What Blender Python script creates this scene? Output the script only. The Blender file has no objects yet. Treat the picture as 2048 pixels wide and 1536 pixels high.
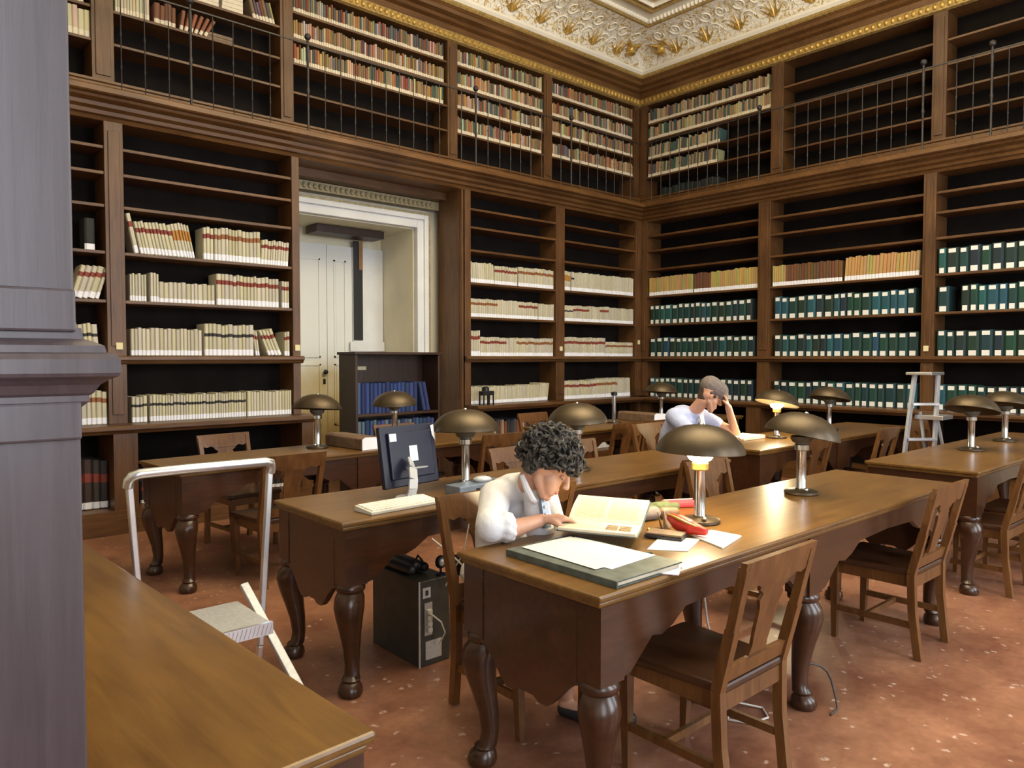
import bpy, bmesh, math, random
from mathutils import Vector, Matrix, Euler, noise
random.seed(7)
R = random.random
PI = math.pi
scene = bpy.context.scene
C = scene.collection

# ------------------------------------------------------------------ camera, world, light, exposure
cam_d = bpy.data.cameras.new('camera'); cam = bpy.data.objects.new('camera', cam_d); C.objects.link(cam)
cam_d.sensor_width = 36; cam_d.lens = 36 * 1481 / 2048; cam_d.clip_start = .05
cam.location = (0, 0, 1.5)
cam.rotation_euler = (math.radians(90 - 2.05), 0, math.radians(48.5 - 90))
scene.camera = cam
scene.view_settings.view_transform = 'Standard'; scene.view_settings.look = 'None'
scene.view_settings.gamma = 1; scene.view_settings.use_curve_mapping = False
scene.view_settings.exposure = 0.0
w = bpy.data.worlds.new('world'); scene.world = w; w.use_nodes = True
w.node_tree.nodes['Background'].inputs[0].default_value = (.75, .85, 1, 1)
w.node_tree.nodes['Background'].inputs[1].default_value = .6

def area(name, loc, rot, sx, sy, power, col):
    l = bpy.data.lights.new(name, 'AREA'); l.shape = 'RECTANGLE'; l.size = sx; l.size_y = sy
    l.energy = power; l.color = col
    o = bpy.data.objects.new(name, l); o.location = loc; o.rotation_euler = rot; C.objects.link(o); return o
for i, wx in enumerate((-.1, 3.4, 6.9)):      # daylight through the three tall windows of the wall behind the camera
    area('window_daylight', (wx, -2.5, 2.6), (PI/2, 0, 0), 1.5, 3.2, 95 if i == 0 else 165, (.86, .92, 1))
area('ceiling_glow', (4.2, 2.4, 5.2), (PI, 0, 0), 4.5, 4.0, 560, (1, .87, .64))   # added warm uplight to brighten the coved ceiling, no fixture there
area('warm_fill', (4.2, 2.4, 5.1), (0, 0, 0), 3.5, 3.0, 62, (1, .80, .50))  # added warm fill shining down into the room, no lamp hangs here

# ------------------------------------------------------------------ materials
MATS = {}
def nmat(name):
    m = bpy.data.materials.new(name); m.use_nodes = True; MATS[name] = m
    nt = m.node_tree; return m, nt, nt.nodes['Principled BSDF']
def L(nt, a, b): nt.links.new(a, b)
def plain(name, col, rough=.6, metal=0, var=.12, scale=12, emis=None, estr=0, bump=0, spec=None):
    m, nt, b = nmat(name)
    b.inputs['Roughness'].default_value = rough; b.inputs['Metallic'].default_value = metal
    if spec is not None: b.inputs['Specular IOR Level'].default_value = spec
    tc = nt.nodes.new('ShaderNodeTexCoord'); n = nt.nodes.new('ShaderNodeTexNoise'); n.inputs['Scale'].default_value = scale; n.inputs['Detail'].default_value = 4
    L(nt, tc.outputs['Object'], n.inputs['Vector'])
    r = nt.nodes.new('ShaderNodeValToRGB')
    r.color_ramp.elements[0].color = tuple(c*(1-var) for c in col) + (1,); r.color_ramp.elements[0].position = .3
    r.color_ramp.elements[1].color = tuple(min(1, c*(1+var)) for c in col) + (1,); r.color_ramp.elements[1].position = .7
    L(nt, n.outputs['Fac'], r.inputs[0]); L(nt, r.outputs[0], b.inputs['Base Color'])
    if emis: b.inputs['Emission Color'].default_value = emis + (1,); b.inputs['Emission Strength'].default_value = estr
    if bump:
        bp = nt.nodes.new('ShaderNodeBump'); bp.inputs['Strength'].default_value = bump; bp.inputs['Distance'].default_value = .01
        L(nt, n.outputs['Fac'], bp.inputs['Height']); L(nt, bp.outputs[0], b.inputs['Normal'])
    return m
def wood(name, dark, light, rough=.4, stretch=(1, 14, 14), scale=3, coat=0, spec=.5):
    m, nt, b = nmat(name)
    tc = nt.nodes.new('ShaderNodeTexCoord'); mp = nt.nodes.new('ShaderNodeMapping'); mp.inputs['Scale'].default_value = stretch
    L(nt, tc.outputs['Object'], mp.inputs[0])
    n = nt.nodes.new('ShaderNodeTexNoise'); n.inputs['Scale'].default_value = scale; n.inputs['Detail'].default_value = 7; n.inputs['Roughness'].default_value = .62; n.inputs['Distortion'].default_value = .6
    L(nt, mp.outputs[0], n.inputs['Vector'])
    n2 = nt.nodes.new('ShaderNodeTexNoise'); n2.inputs['Scale'].default_value = 1.7; n2.inputs['Detail'].default_value = 3
    L(nt, tc.outputs['Object'], n2.inputs['Vector'])
    mx = nt.nodes.new('ShaderNodeMath'); mx.operation = 'MULTIPLY_ADD'; mx.inputs[1].default_value = .45; 
    L(nt, n2.outputs['Fac'], mx.inputs[0])
    ms = nt.nodes.new('ShaderNodeMath'); ms.operation = 'MULTIPLY'; ms.inputs[1].default_value = .55
    L(nt, n.outputs['Fac'], ms.inputs[0]); L(nt, ms.outputs[0], mx.inputs[2])
    r = nt.nodes.new('ShaderNodeValToRGB')
    r.color_ramp.elements[0].color = dark + (1,); r.color_ramp.elements[0].position = .36
    r.color_ramp.elements[1].color = light + (1,); r.color_ramp.elements[1].position = .64
    L(nt, mx.outputs[0], r.inputs[0]); L(nt, r.outputs[0], b.inputs['Base Color'])
    b.inputs['Roughness'].default_value = rough; b.inputs['Specular IOR Level'].default_value = spec
    b.inputs['Coat Weight'].default_value = coat; b.inputs['Coat Roughness'].default_value = .2
    bp = nt.nodes.new('ShaderNodeBump'); bp.inputs['Strength'].default_value = .12; bp.inputs['Distance'].default_value = .004
    L(nt, n.outputs['Fac'], bp.inputs['Height']); L(nt, bp.outputs[0], b.inputs['Normal'])
    return m
def tinted(name, rough=.75, attr=False, var=.25):     # the colour comes from the object (or, for masses of books, from each book's faces)
    m, nt, b = nmat(name); b.inputs['Roughness'].default_value = rough
    if attr:
        oi = nt.nodes.new('ShaderNodeAttribute'); oi.attribute_name = 'Col'
    else: oi = nt.nodes.new('ShaderNodeObjectInfo')
    tc = nt.nodes.new('ShaderNodeTexCoord'); n = nt.nodes.new('ShaderNodeTexNoise'); n.inputs['Scale'].default_value = 40
    L(nt, tc.outputs['Object'], n.inputs['Vector'])
    mr = nt.nodes.new('ShaderNodeMapRange'); mr.inputs['To Min'].default_value = 1-var; mr.inputs['To Max'].default_value = 1+var*.6
    L(nt, n.outputs['Fac'], mr.inputs['Value'])
    mx = nt.nodes.new('ShaderNodeMix'); mx.data_type = 'RGBA'; mx.blend_type = 'MULTIPLY'; mx.inputs['Factor'].default_value = 1
    L(nt, oi.outputs['Color'], mx.inputs['A']); L(nt, mr.outputs[0], mx.inputs['B']); L(nt, mx.outputs['Result'], b.inputs['Base Color'])
    return m

wood('case_wood', (.058, .024, .008), (.150, .070, .024), .42, (14, 14, 1))
wood('case_wood_long', (.058, .024, .008), (.155, .072, .024), .40, (1, 14, 14))
wood('case_wood_long_y', (.060, .022, .009), (.155, .064, .026), .40, (14, 1, 14))
wood('cornice_wood', (.082, .034, .010), (.185, .088, .027), .38, (1, 8, 14))
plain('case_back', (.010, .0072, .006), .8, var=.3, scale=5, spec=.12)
wood('pier_wood', (.038, .028, .032), (.076, .060, .072), .42, (20, 20, 1), 3, .35)
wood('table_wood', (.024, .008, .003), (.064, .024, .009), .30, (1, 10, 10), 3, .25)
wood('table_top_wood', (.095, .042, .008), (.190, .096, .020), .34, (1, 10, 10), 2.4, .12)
wood('chair_wood', (.088, .034, .009), (.195, .090, .026), .36, (8, 8, 1), 4, .2)
wood('seat_wood', (.028, .011, .005), (.070, .028, .011), .38, (6, 1, 6), 4, .15)
wood('dark_wood', (.018, .008, .005), (.050, .022, .012), .4, (12, 12, 1), 3)
plain('dull_gilt', (.34, .29, .17), .5, .2, .3, 40)
plain('plaster', (.62, .58, .48), .85, var=.05, scale=3)
plain('ceiling_plaster', (.86, .82, .70), .85, var=.04, scale=3)
plain('gold', (.62, .40, .10), .38, .55, .25, 30)
plain('old_gold', (.42, .29, .10), .45, .45, .3, 30)
plain('bronze', (.085, .062, .036), .40, .6, .22, 9)
plain('chrome', (.62, .64, .66), .16, 1, .05)
plain('aluminium', (.74, .76, .80), .30, .9, .05)
plain('aluminium_matte', (.50, .51, .53), .55, .5, .1, 60)
plain('iron', (.055, .050, .048), .5, .5, .25, 30)
plain('black_plastic', (.012, .012, .014), .4, var=.1)
plain('navy_plastic', (.008, .010, .030), .38, var=.15)
plain('silver_plastic', (.55, .57, .60), .35, .3, .05)
plain('white_plastic', (.62, .62, .56), .5, var=.05)
plain('grey_blue_metal', (.20, .25, .33), .4, .4, .15)
plain('tower_grey', (.050, .050, .044), .45, .3, .2)
plain('paper', (.84, .82, .76), .8, var=.04)
plain('sheet_paper', (.80, .74, .68), .8, var=.03)
plain('label_white', (.84, .86, .95), .8, var=.05)
plain('cream_paper', (.76, .69, .54), .8, var=.05)
plain('tag_yellow', (.75, .68, .42), .8, var=.05)
plain('band_red', (.22, .040, .026), .7, var=.3, scale=60)
plain('band_brown', (.26, .10, .035), .7, var=.3, scale=60)
plain('band_black', (.03, .028, .03), .7, var=.3, scale=60)
plain('band_orange', (.42, .20, .04), .7, var=.3, scale=60)
plain('page_edge', (.60, .54, .42), .9, var=.1)
plain('cardboard', (.30, .17, .08), .8, var=.1)
plain('skin', (.56, .31, .21), .5, var=.08, scale=20)
plain('lip', (.42, .13, .10), .5, var=.1)
plain('shirt_white', (.70, .71, .76), .8, var=.05, scale=14, bump=.8)
plain('shirt_blue', (.42, .48, .72), .8, var=.08, scale=14, bump=.8)
plain('vest_cream', (.62, .58, .50), .85, var=.08, bump=.3)
plain('trousers_pale', (.55, .50, .44), .85, var=.1)
plain('trousers_dark', (.05, .06, .09), .85, var=.1)
plain('hair_grey', (.040, .035, .030), .55, var=.8, scale=25)
plain('hair_brown', (.06, .04, .03), .6, var=.4, scale=25)
plain('cap_grey', (.17, .14, .13), .85, var=.15, scale=40, bump=.4)
plain('leather_black', (.02, .02, .024), .45, var=.2)
plain('red_leather', (.55, .03, .02), .4, var=.2, scale=25)
plain('red_cloth', (.62, .04, .05), .6, var=.1)
plain('green_cloth', (.085, .105, .045), .8, var=.2, scale=25)
plain('brown_leather', (.16, .10, .06), .5, var=.3, scale=25)
plain('blue_bag', (.02, .035, .10), .6, var=.3)
plain('cable_white', (.62, .60, .56), .5, var=.02)
plain('cable_dark', (.05, .04, .04), .5, var=.02)
plain('eye_dark', (.02, .015, .01), .3)
plain('bulb_lit', (1, .93, .75), .5, emis=(1, .88, .62), estr=14)
plain('bulb_off', (.10, .09, .07), .4)
tinted('book_cloth'); tinted('book_mass', attr=True)
plain('cold_label', (.80, .80, .78), .8, var=.05)

def door_paint():
    m, nt, b = nmat('door_paint'); b.inputs['Roughness'].default_value = .5
    tc = nt.nodes.new('ShaderNodeTexCoord'); n = nt.nodes.new('ShaderNodeTexNoise'); n.inputs['Scale'].default_value = 2.5; n.inputs['Detail'].default_value = 6
    sp = nt.nodes.new('ShaderNodeSeparateXYZ'); L(nt, tc.outputs['Object'], n.inputs['Vector']); L(nt, tc.outputs['Object'], sp.inputs[0])
    ma = nt.nodes.new('ShaderNodeMath'); ma.operation = 'MULTIPLY_ADD'; ma.inputs[1].default_value = .9
    L(nt, n.outputs['Fac'], ma.inputs[0]); L(nt, sp.outputs['Z'], ma.inputs[2])
    r = nt.nodes.new('ShaderNodeValToRGB'); e = r.color_ramp.elements
    e[0].position = .0; e[0].color = (.46, .33, .13, 1); e[1].position = .7; e[1].color = (.76, .78, .76, 1)
    e2 = r.color_ramp.elements.new(.45); e2.color = (.62, .53, .32, 1)
    mr = nt.nodes.new('ShaderNodeMapRange'); mr.inputs['From Min'].default_value = .9; mr.inputs['From Max'].default_value = 2.4
    L(nt, ma.outputs[0], mr.inputs['Value']); L(nt, mr.outputs[0], r.inputs[0]); L(nt, r.outputs[0], b.inputs['Base Color'])
door_paint()      # old paint, worn to yellow where hands and feet reach
plain('frame_paint', (.74, .76, .78), .55, var=.06, scale=3)
plain('jamb_paint', (.74, .69, .52), .6, var=.10, scale=2)

def floor_mat():
    m, nt, b = nmat('terrazzo_floor')
    tc = nt.nodes.new('ShaderNodeTexCoord')
    n = nt.nodes.new('ShaderNodeTexNoise'); n.inputs['Scale'].default_value = 2.2; n.inputs['Detail'].default_value = 7; n.inputs['Roughness'].default_value = .7
    L(nt, tc.outputs['Object'], n.inputs['Vector'])
    r = nt.nodes.new('ShaderNodeValToRGB'); e = r.color_ramp.elements
    e[0].position = .34; e[0].color = (.165, .064, .038, 1); e[1].position = .66; e[1].color = (.350, .170, .100, 1)
    L(nt, n.outputs['Fac'], r.inputs[0])
    n3 = nt.nodes.new('ShaderNodeTexNoise'); n3.inputs['Scale'].default_value = 30; n3.inputs['Detail'].default_value = 5
    L(nt, tc.outputs['Object'], n3.inputs['Vector'])
    v = nt.nodes.new('ShaderNodeTexVoronoi'); v.inputs['Scale'].default_value = 22; v.inputs['Randomness'].default_value = 1
    mixv = nt.nodes.new('ShaderNodeMix'); mixv.data_type = 'RGBA'; mixv.blend_type = 'LINEAR_LIGHT'; mixv.inputs['Factor'].default_value = .03
    L(nt, tc.outputs['Object'], mixv.inputs['A']); L(nt, n3.outputs['Color'], mixv.inputs['B']); L(nt, mixv.outputs['Result'], v.inputs['Vector'])
    sep = nt.nodes.new('ShaderNodeSeparateColor'); L(nt, v.outputs['Color'], sep.inputs[0])
    lt = nt.nodes.new('ShaderNodeMath'); lt.operation = 'GREATER_THAN'; lt.inputs[1].default_value = .79; L(nt, sep.outputs[0], lt.inputs[0])
    ds = nt.nodes.new('ShaderNodeMapRange'); ds.inputs['From Min'].default_value = .30; ds.inputs['From Max'].default_value = .16; ds.inputs['To Min'].default_value = 0; ds.inputs['To Max'].default_value = .62
    L(nt, v.outputs['Distance'], ds.inputs['Value'])
    mu = nt.nodes.new('ShaderNodeMath'); mu.operation = 'MULTIPLY'; L(nt, lt.outputs[0], mu.inputs[0]); L(nt, ds.outputs[0], mu.inputs[1])
    mx = nt.nodes.new('ShaderNodeMix'); mx.data_type = 'RGBA'; mx.inputs['B'].default_value = (.62, .50, .42, 1)
    L(nt, mu.outputs[0], mx.inputs['Factor']); L(nt, r.outputs[0], mx.inputs['A'])
    r3 = nt.nodes.new('ShaderNodeMapRange'); r3.inputs['To Min'].default_value = .72; r3.inputs['To Max'].default_value = 1.25
    L(nt, n3.outputs['Fac'], r3.inputs['Value'])
    m2 = nt.nodes.new('ShaderNodeMix'); m2.data_type = 'RGBA'; m2.blend_type = 'MULTIPLY'; m2.inputs['Factor'].default_value = 1
    L(nt, mx.outputs['Result'], m2.inputs['A']); L(nt, r3.outputs[0], m2.inputs['B']); L(nt, m2.outputs['Result'], b.inputs['Base Color'])
    b.inputs['Roughness'].default_value = .38
floor_mat()

def fresco():
    m, nt, b = nmat('stucco_fresco'); b.inputs['Roughness'].default_value = .6
    tc = nt.nodes.new('ShaderNodeTexCoord')
    n = nt.nodes.new('ShaderNodeTexNoise'); n.inputs['Scale'].default_value = 4; n.inputs['Detail'].default_value = 3; L(nt, tc.outputs['Object'], n.inputs['Vector'])
    mx = nt.nodes.new('ShaderNodeMix'); mx.data_type = 'RGBA'; mx.blend_type = 'LINEAR_LIGHT'; mx.inputs['Factor'].default_value = .22
    L(nt, tc.outputs['Object'], mx.inputs['A']); L(nt, n.outputs['Color'], mx.inputs['B'])
    v = nt.nodes.new('ShaderNodeTexVoronoi'); v.feature = 'DISTANCE_TO_EDGE'; v.inputs['Scale'].default_value = 9; L(nt, mx.outputs['Result'], v.inputs['Vector'])
    n2 = nt.nodes.new('ShaderNodeTexNoise'); n2.inputs['Scale'].default_value = 11; n2.inputs['Detail'].default_value = 5; n2.inputs['Distortion'].default_value = 2.2; L(nt, tc.outputs['Object'], n2.inputs['Vector'])
    r = nt.nodes.new('ShaderNodeValToRGB'); e = r.color_ramp.elements
    e[0].position = .33; e[0].color = (.50, .33, .10, 1); e[1].position = .56; e[1].color = (.86, .84, .77, 1)
    x = e.new(.43); x.color = (.68, .56, .30, 1); x = e.new(.48); x.color = (.82, .78, .66, 1); x = e.new(.75); x.color = (.66, .66, .67, 1)
    L(nt, n2.outputs['Fac'], r.inputs[0])
    r2 = nt.nodes.new('ShaderNodeValToRGB'); e = r2.color_ramp.elements
    e[0].position = .02; e[0].color = (.55, .42, .20, 1); e[1].position = .07; e[1].color = (1, 1, 1, 1); L(nt, v.outputs['Distance'], r2.inputs[0])
    m2 = nt.nodes.new('ShaderNodeMix'); m2.data_type = 'RGBA'; m2.blend_type = 'MULTIPLY'; m2.inputs['Factor'].default_value = .6
    L(nt, r.outputs[0], m2.inputs['A']); L(nt, r2.outputs[0], m2.inputs['B']); L(nt, m2.outputs['Result'], b.inputs['Base Color'])
    bp = nt.nodes.new('ShaderNodeBump'); bp.inputs['Strength'].default_value = .6; bp.inputs['Distance'].default_value = .02
    L(nt, n2.outputs['Fac'], bp.inputs['Height']); L(nt, bp.outputs[0], b.inputs['Normal'])
fresco()

def glass():
    m, nt, b = nmat('window_glass'); b.inputs['Transmission Weight'].default_value = 1; b.inputs['Roughness'].default_value = 0; b.inputs['IOR'].default_value = 1.45
glass()
def text_page():
    m, nt, b = nmat('printed_page'); b.inputs['Roughness'].default_value = .8
    tc = nt.nodes.new('ShaderNodeTexCoord'); w_ = nt.nodes.new('ShaderNodeTexWave'); w_.bands_direction = 'Y'; w_.inputs['Scale'].default_value = 32; w_.inputs['Distortion'].default_value = .4
    L(nt, tc.outputs['Object'], w_.inputs['Vector'])
    n = nt.nodes.new('ShaderNodeTexNoise'); n.inputs['Scale'].default_value = 150; L(nt, tc.outputs['Object'], n.inputs['Vector'])
    mu = nt.nodes.new('ShaderNodeMath'); mu.operation = 'MULTIPLY'; L(nt, w_.outputs['Fac'], mu.inputs[0]); L(nt, n.outputs['Fac'], mu.inputs[1])
    r = nt.nodes.new('ShaderNodeValToRGB'); e = r.color_ramp.elements
    e[0].position = .25; e[0].color = (.80, .70, .48, 1); e[1].position = .5; e[1].color = (.58, .48, .32, 1)
    L(nt, mu.outputs[0], r.inputs[0]); L(nt, r.outputs[0], b.inputs['Base Color'])
text_page()

# ------------------------------------------------------------------ mesh helpers
class MB:
    def __init__(s): s.v = []; s.f = []; s.m = []
    def add(s, vs, fs, mi=0):
        o = len(s.v); s.v += [tuple(p) for p in vs]
        for f in fs: s.f.append([i + o for i in f]); s.m.append(mi)
    def box(s, x0, y0, z0, x1, y1, z1, mi=0):
        s.add([(x0,y0,z0),(x1,y0,z0),(x1,y1,z0),(x0,y1,z0),(x0,y0,z1),(x1,y0,z1),(x1,y1,z1),(x0,y1,z1)],
              [(0,3,2,1),(4,5,6,7),(0,1,5,4),(1,2,6,5),(2,3,7,6),(3,0,4,7)], mi); return s
    def hexa(s, b, t, mi=0):      # four bottom corners, four top corners
        s.add(list(b) + list(t), [(0,3,2,1),(4,5,6,7),(0,1,5,4),(1,2,6,5),(2,3,7,6),(3,0,4,7)], mi); return s
    def bar(s, p, q, a, b=None, mi=0, up=(0,0,1), a2=None, b2=None):      # rectangular bar between two points
        p, q = Vector(p), Vector(q); b = b or a; a2 = a2 or a; b2 = b2 or b
        d = (q-p).normalized(); u = Vector(up)
        if abs(d.dot(u)) > .95: u = Vector((0,1,0))
        x = d.cross(u).normalized(); y = x.cross(d).normalized()
        B = [p + x*i*a/2 + y*j*b/2 for i, j in ((-1,-1),(1,-1),(1,1),(-1,1))]
        T = [q + x*i*a2/2 + y*j*b2/2 for i, j in ((-1,-1),(1,-1),(1,1),(-1,1))]
        return s.hexa(B, T, mi)
    def tube(s, pts, rad, n=10, mi=0, cap=True):
        pts = [Vector(p) for p in pts]
        if not isinstance(rad, (list, tuple)): rad = [rad]*len(pts)
        rings = []; prev = None
        for i, p in enumerate(pts):
            d = (pts[min(i+1, len(pts)-1)] - pts[max(i-1, 0)]).normalized()
            if prev is None:
                u = Vector((0,0,1)) if abs(d.z) < .9 else Vector((1,0,0)); x = d.cross(u).normalized()
            else: x = (prev - d*prev.dot(d)).normalized()
            prev = x; y = d.cross(x)
            rings.append([p + (x*math.cos(2*PI*k/n) + y*math.sin(2*PI*k/n))*rad[i] for k in range(n)])
        vs = [q for r in rings for q in r]; fs = []
        for i in range(len(pts)-1):
            for k in range(n): fs.append((i*n+k, i*n+(k+1)%n, (i+1)*n+(k+1)%n, (i+1)*n+k))
        if cap: fs += [tuple(range(n))[::-1], tuple(range((len(pts)-1)*n, len(pts)*n))]
        s.add(vs, fs, mi); return s
    def lathe(s, prof, c=(0,0,0), n=24, mi=0, cap=True):
        vs = []; fs = []
        for r, z in prof:
            for k in range(n): vs.append((c[0]+r*math.cos(2*PI*k/n), c[1]+r*math.sin(2*PI*k/n), c[2]+z))
        for i in range(len(prof)-1):
            for k in range(n): fs.append((i*n+k, i*n+(k+1)%n, (i+1)*n+(k+1)%n, (i+1)*n+k))
        if cap: fs += [tuple(range(n))[::-1], tuple(range((len(prof)-1)*n, len(prof)*n))]
        s.add(vs, fs, mi); return s
    def prism(s, poly, f, g, mi=0):     # polygon swept between two placements: f(a,b) and g(a,b) give 3D points
        n = len(poly); s.add([f(*p) for p in poly] + [g(*p) for p in poly],
              [tuple(range(n))[::-1], tuple(range(n, 2*n))] + [(k, (k+1)%n, (k+1)%n+n, k+n) for k in range(n)], mi); return s
    def ball(s, c, r, mi=0, n=10, m=6):
        if not isinstance(r, (list, tuple)): r = (r,r,r)
        vs = [(c[0], c[1], c[2]-r[2])]; fs = []
        for i in range(1, m):
            t = -PI/2 + PI*i/m
            for k in range(n): vs.append((c[0]+r[0]*math.cos(t)*math.cos(2*PI*k/n), c[1]+r[1]*math.cos(t)*math.sin(2*PI*k/n), c[2]+r[2]*math.sin(t)))
        vs.append((c[0], c[1], c[2]+r[2])); T = len(vs)-1
        for k in range(n):
            fs.append((0, 1+(k+1)%n, 1+k)); fs.append((T, 1+(m-2)*n+k, 1+(m-2)*n+(k+1)%n))
        for i in range(m-2):
            for k in range(n): a = 1+i*n; fs.append((a+k, a+(k+1)%n, a+n+(k+1)%n, a+n+k))
        s.add(vs, fs, mi); return s
    def build(s, name, mats, parent=None, smooth=False, bevel=0):
        me = bpy.data.meshes.new(name); me.from_pydata(s.v, [], s.f)
        if isinstance(mats, str): mats = [mats]
        for k in mats: me.materials.append(MATS[k])
        me.polygons.foreach_set('material_index', s.m)
        me.update()
        bm = bmesh.new(); bm.from_mesh(me); bmesh.ops.recalc_face_normals(bm, faces=bm.faces); bm.to_mesh(me); bm.free()
        if smooth:
            me.polygons.foreach_set('use_smooth', [True]*len(me.polygons))
            me.set_sharp_from_angle(angle=math.radians(40))
        o = bpy.data.objects.new(name, me); C.objects.link(o)
        if parent: o.parent = parent
        if bevel:
            b = o.modifiers.new('bevel', 'BEVEL'); b.width = bevel; b.segments = 2; b.limit_method = 'ANGLE'
        return o
def empty(name, loc=(0,0,0), rz=0):
    o = bpy.data.objects.new(name, None); C.objects.link(o); o.location = loc; o.rotation_euler = (0,0,rz); o.empty_display_size = .1; return o
def tag(o, label=None, cat=None, group=None, kind=None):
    if label: o['label'] = label
    if cat: o['category'] = cat
    if group: o['group'] = group
    if kind: o['kind'] = kind
    return o
def struct(o): o['kind'] = 'structure'; return o
def copy_tree(o, parent=None):
    c = o.copy(); C.objects.link(c)
    if parent: c.parent = parent
    for ch in o.children: copy_tree(ch, c)
    return c

# ------------------------------------------------------------------ the room
YL, XR = 7.12, 8.91            # front planes of the lower bookcases on the left and the right wall
HC = 6.2
m = MB(); m.box(-1.7, -2.7, -.1, 9.6, 8.6, 0); struct(m.build('floor', 'terrazzo_floor'))
m = MB(); DX0, DX1, DZ = 3.60, 5.22, 3.10
m.box(-1.7, 7.74, 0, DX0, 7.9, 6.5); m.box(DX1, 7.74, 0, 9.6, 7.9, 6.5); m.box(DX0, 7.74, DZ, DX1, 7.9, 6.5)
struct(m.build('wall_left', 'plaster'))
m = MB(); m.box(9.52, -2.7, 0, 9.7, 7.9, 6.5); struct(m.build('wall_right', 'plaster'))
m = MB(); m.box(-1.8, -2.7, 0, -1.6, 7.9, 6.5); struct(m.build('wall_back', 'plaster'))
m = MB(); xs = [-1.7]
for wx in (-.1, 3.4, 6.9): xs += [wx-.8, wx+.8]
xs.append(9.6)
for i in range(0, len(xs), 2): m.box(xs[i], -2.8, 0, xs[i+1], -2.6, 6.5)
for i in range(1, len(xs)-1, 2): m.box(xs[i], -2.8, 0, xs[i+1], -2.6, .9); m.box(xs[i], -2.8, 4.3, xs[i+1], -2.6, 6.5)
struct(m.build('wall_front', 'plaster'))
for i, wx in enumerate((-.1, 3.4, 6.9)):
    e = struct(empty('window_%d' % (i+1), (wx, -2.7, .9)))
    m = MB()
    for a, b in ((-.8, -.73), (.73, .8), (-.03, .03)): m.box(a, -.04, 0, b, .04, 3.4)
    for z in (0, 1.1, 2.2, 3.33): m.box(-.73, -.04, z, .73, .04, z+.07)
    m.build('window_frame', 'frame_paint', e)
    m = MB(); m.box(-.73, -.005, .07, .73, .005, 3.33); m.build('window_glass', 'window_glass', e)
m = MB(); m.box(-1.7, -2.7, HC, 9.6, 7.9, HC+.1); struct(m.build('ceiling', 'ceiling_plaster'))

def sweep(prof, mats, name, x_start=-1.6, y_end=-2.6, closed=True):
    """a moulding profile (depth behind the case fronts, height) run along the left wall, mitred at the corner, and along the right wall"""
    m = MB(); n = len(prof)
    vs = [(x_start, YL+d, z) for d, z, *_ in prof] + [(XR+d, YL+d, z) for d, z, *_ in prof] + [(XR+d, y_end, z) for d, z, *_ in prof]
    mis = [p[2] if len(p) > 2 else 0 for p in prof]
    o = len(m.v); m.v += vs
    for r in range(2):
        for k in range(n if closed else n-1):
            a, b = k, (k+1) % n
            m.f.append([r*n+a, r*n+b, (r+1)*n+b, (r+1)*n+a]); m.m.append(mis[k])
    if closed:
        m.f += [list(range(n))[::-1], list(range(2*n, 3*n))]; m.m += [0, 0]
    return m
# gallery cornice between the lower and the upper bookcases
g = sweep([(.02,3.53),(0,3.56),(-.03,3.57),(-.04,3.60),(-.08,3.62),(-.09,3.65),(-.15,3.67),(-.16,3.69),(-.20,3.695),(-.215,3.705),(-.215,3.745),(-.20,3.76),
           (.20,3.76),(.20,3.93),(.62,3.93),(.62,3.53)], None, '')
struct(g.build('trim_1', ['cornice_wood']))
g = sweep([(.2,3.76),(.18,3.765),(.18,3.90),(.165,3.91),(.165,3.93),(.2,3.93)], None, ''); struct(g.build('trim_2', ['cornice_wood']))
# frieze and upper cornice
g = sweep([(.27,5.36,1),(.235,5.375,1),(.235,5.47,0),(.265,5.48,0),(.265,5.56,0),(.21,5.58,0),(.19,5.61,0),(.12,5.63,0),(.11,5.67,0),(.075,5.70,1),(.06,5.72,1),(.06,5.75,2),(.03,5.78,2),(.03,5.81,0),(.62,5.81,0),(.62,5.36,0)], None, '')
struct(g.build('trim_3', ['cornice_wood', 'old_gold', 'ceiling_plaster']))
m = MB()                                        # the row of gilded eggs on the frieze
x = 0.4
while x < XR + .23: m.ball((x, YL+.232, 5.425), (.026, .02, .038), 0, 6, 4); x += .075
y = YL + .19
while y > .2: m.ball((XR+.232, y, 5.425), (.02, .026, .038), 0, 6, 4); y -= .075
struct(m.build('trim_4', 'gold', smooth=True))
# cove
def cove(t):                                    # concave: rises steeply, then leans in
    a = t*PI/2*.86
    return (.03 - .50*(1-math.cos(a))/.78*1.0, 5.81 + .33*math.sin(a)/.976)
cp = [cove(i/12) for i in range(13)]
g = sweep([(d, z) for d, z in cp], None, '', closed=False); co = g.build('trim_5', 'stucco_fresco', smooth=True); struct(co)
cd, cz = cp[-1]
g = sweep([(cd+.01,cz-.01,1),(cd-.02,cz-.01,1),(cd-.03,cz+.02,0),(cd-.045,cz+.03,0),(cd-.06,cz+.06,0),(cd-.085,cz+.065,0),(cd-.10,HC+.002,0),(cd+.05,HC+.002,0)], None, '')
struct(g.build('trim_6', ['ceiling_plaster', 'old_gold']))
m = MB()                                        # egg and dart under the ceiling edge
x = 1.5
while x < XR + cd - .06: m.ball((x, YL+cd-.05, cz+.035), (.022, .03, .034), 0, 6, 4); x += .062
y = YL + cd - .08
while y > .2: m.ball((XR+cd-.05, y, cz+.035), (.03, .022, .034), 0, 6, 4); y -= .062
struct(m.build('trim_7', 'ceiling_plaster', smooth=True))
for k, (o1, o2, mt) in enumerate(((.22, .30, 'old_gold'), (.36, .40, 'ceiling_plaster'), (.46, .54, 'gold'))):      # mouldings of the coffered ceiling
    g = sweep([(cd-o1,HC),(cd-o1-.01,HC-.03),(cd-o2+.01,HC-.05),(cd-o2,HC)], None, ''); struct(g.build('trim_%d' % (8+k), [mt]))
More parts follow.
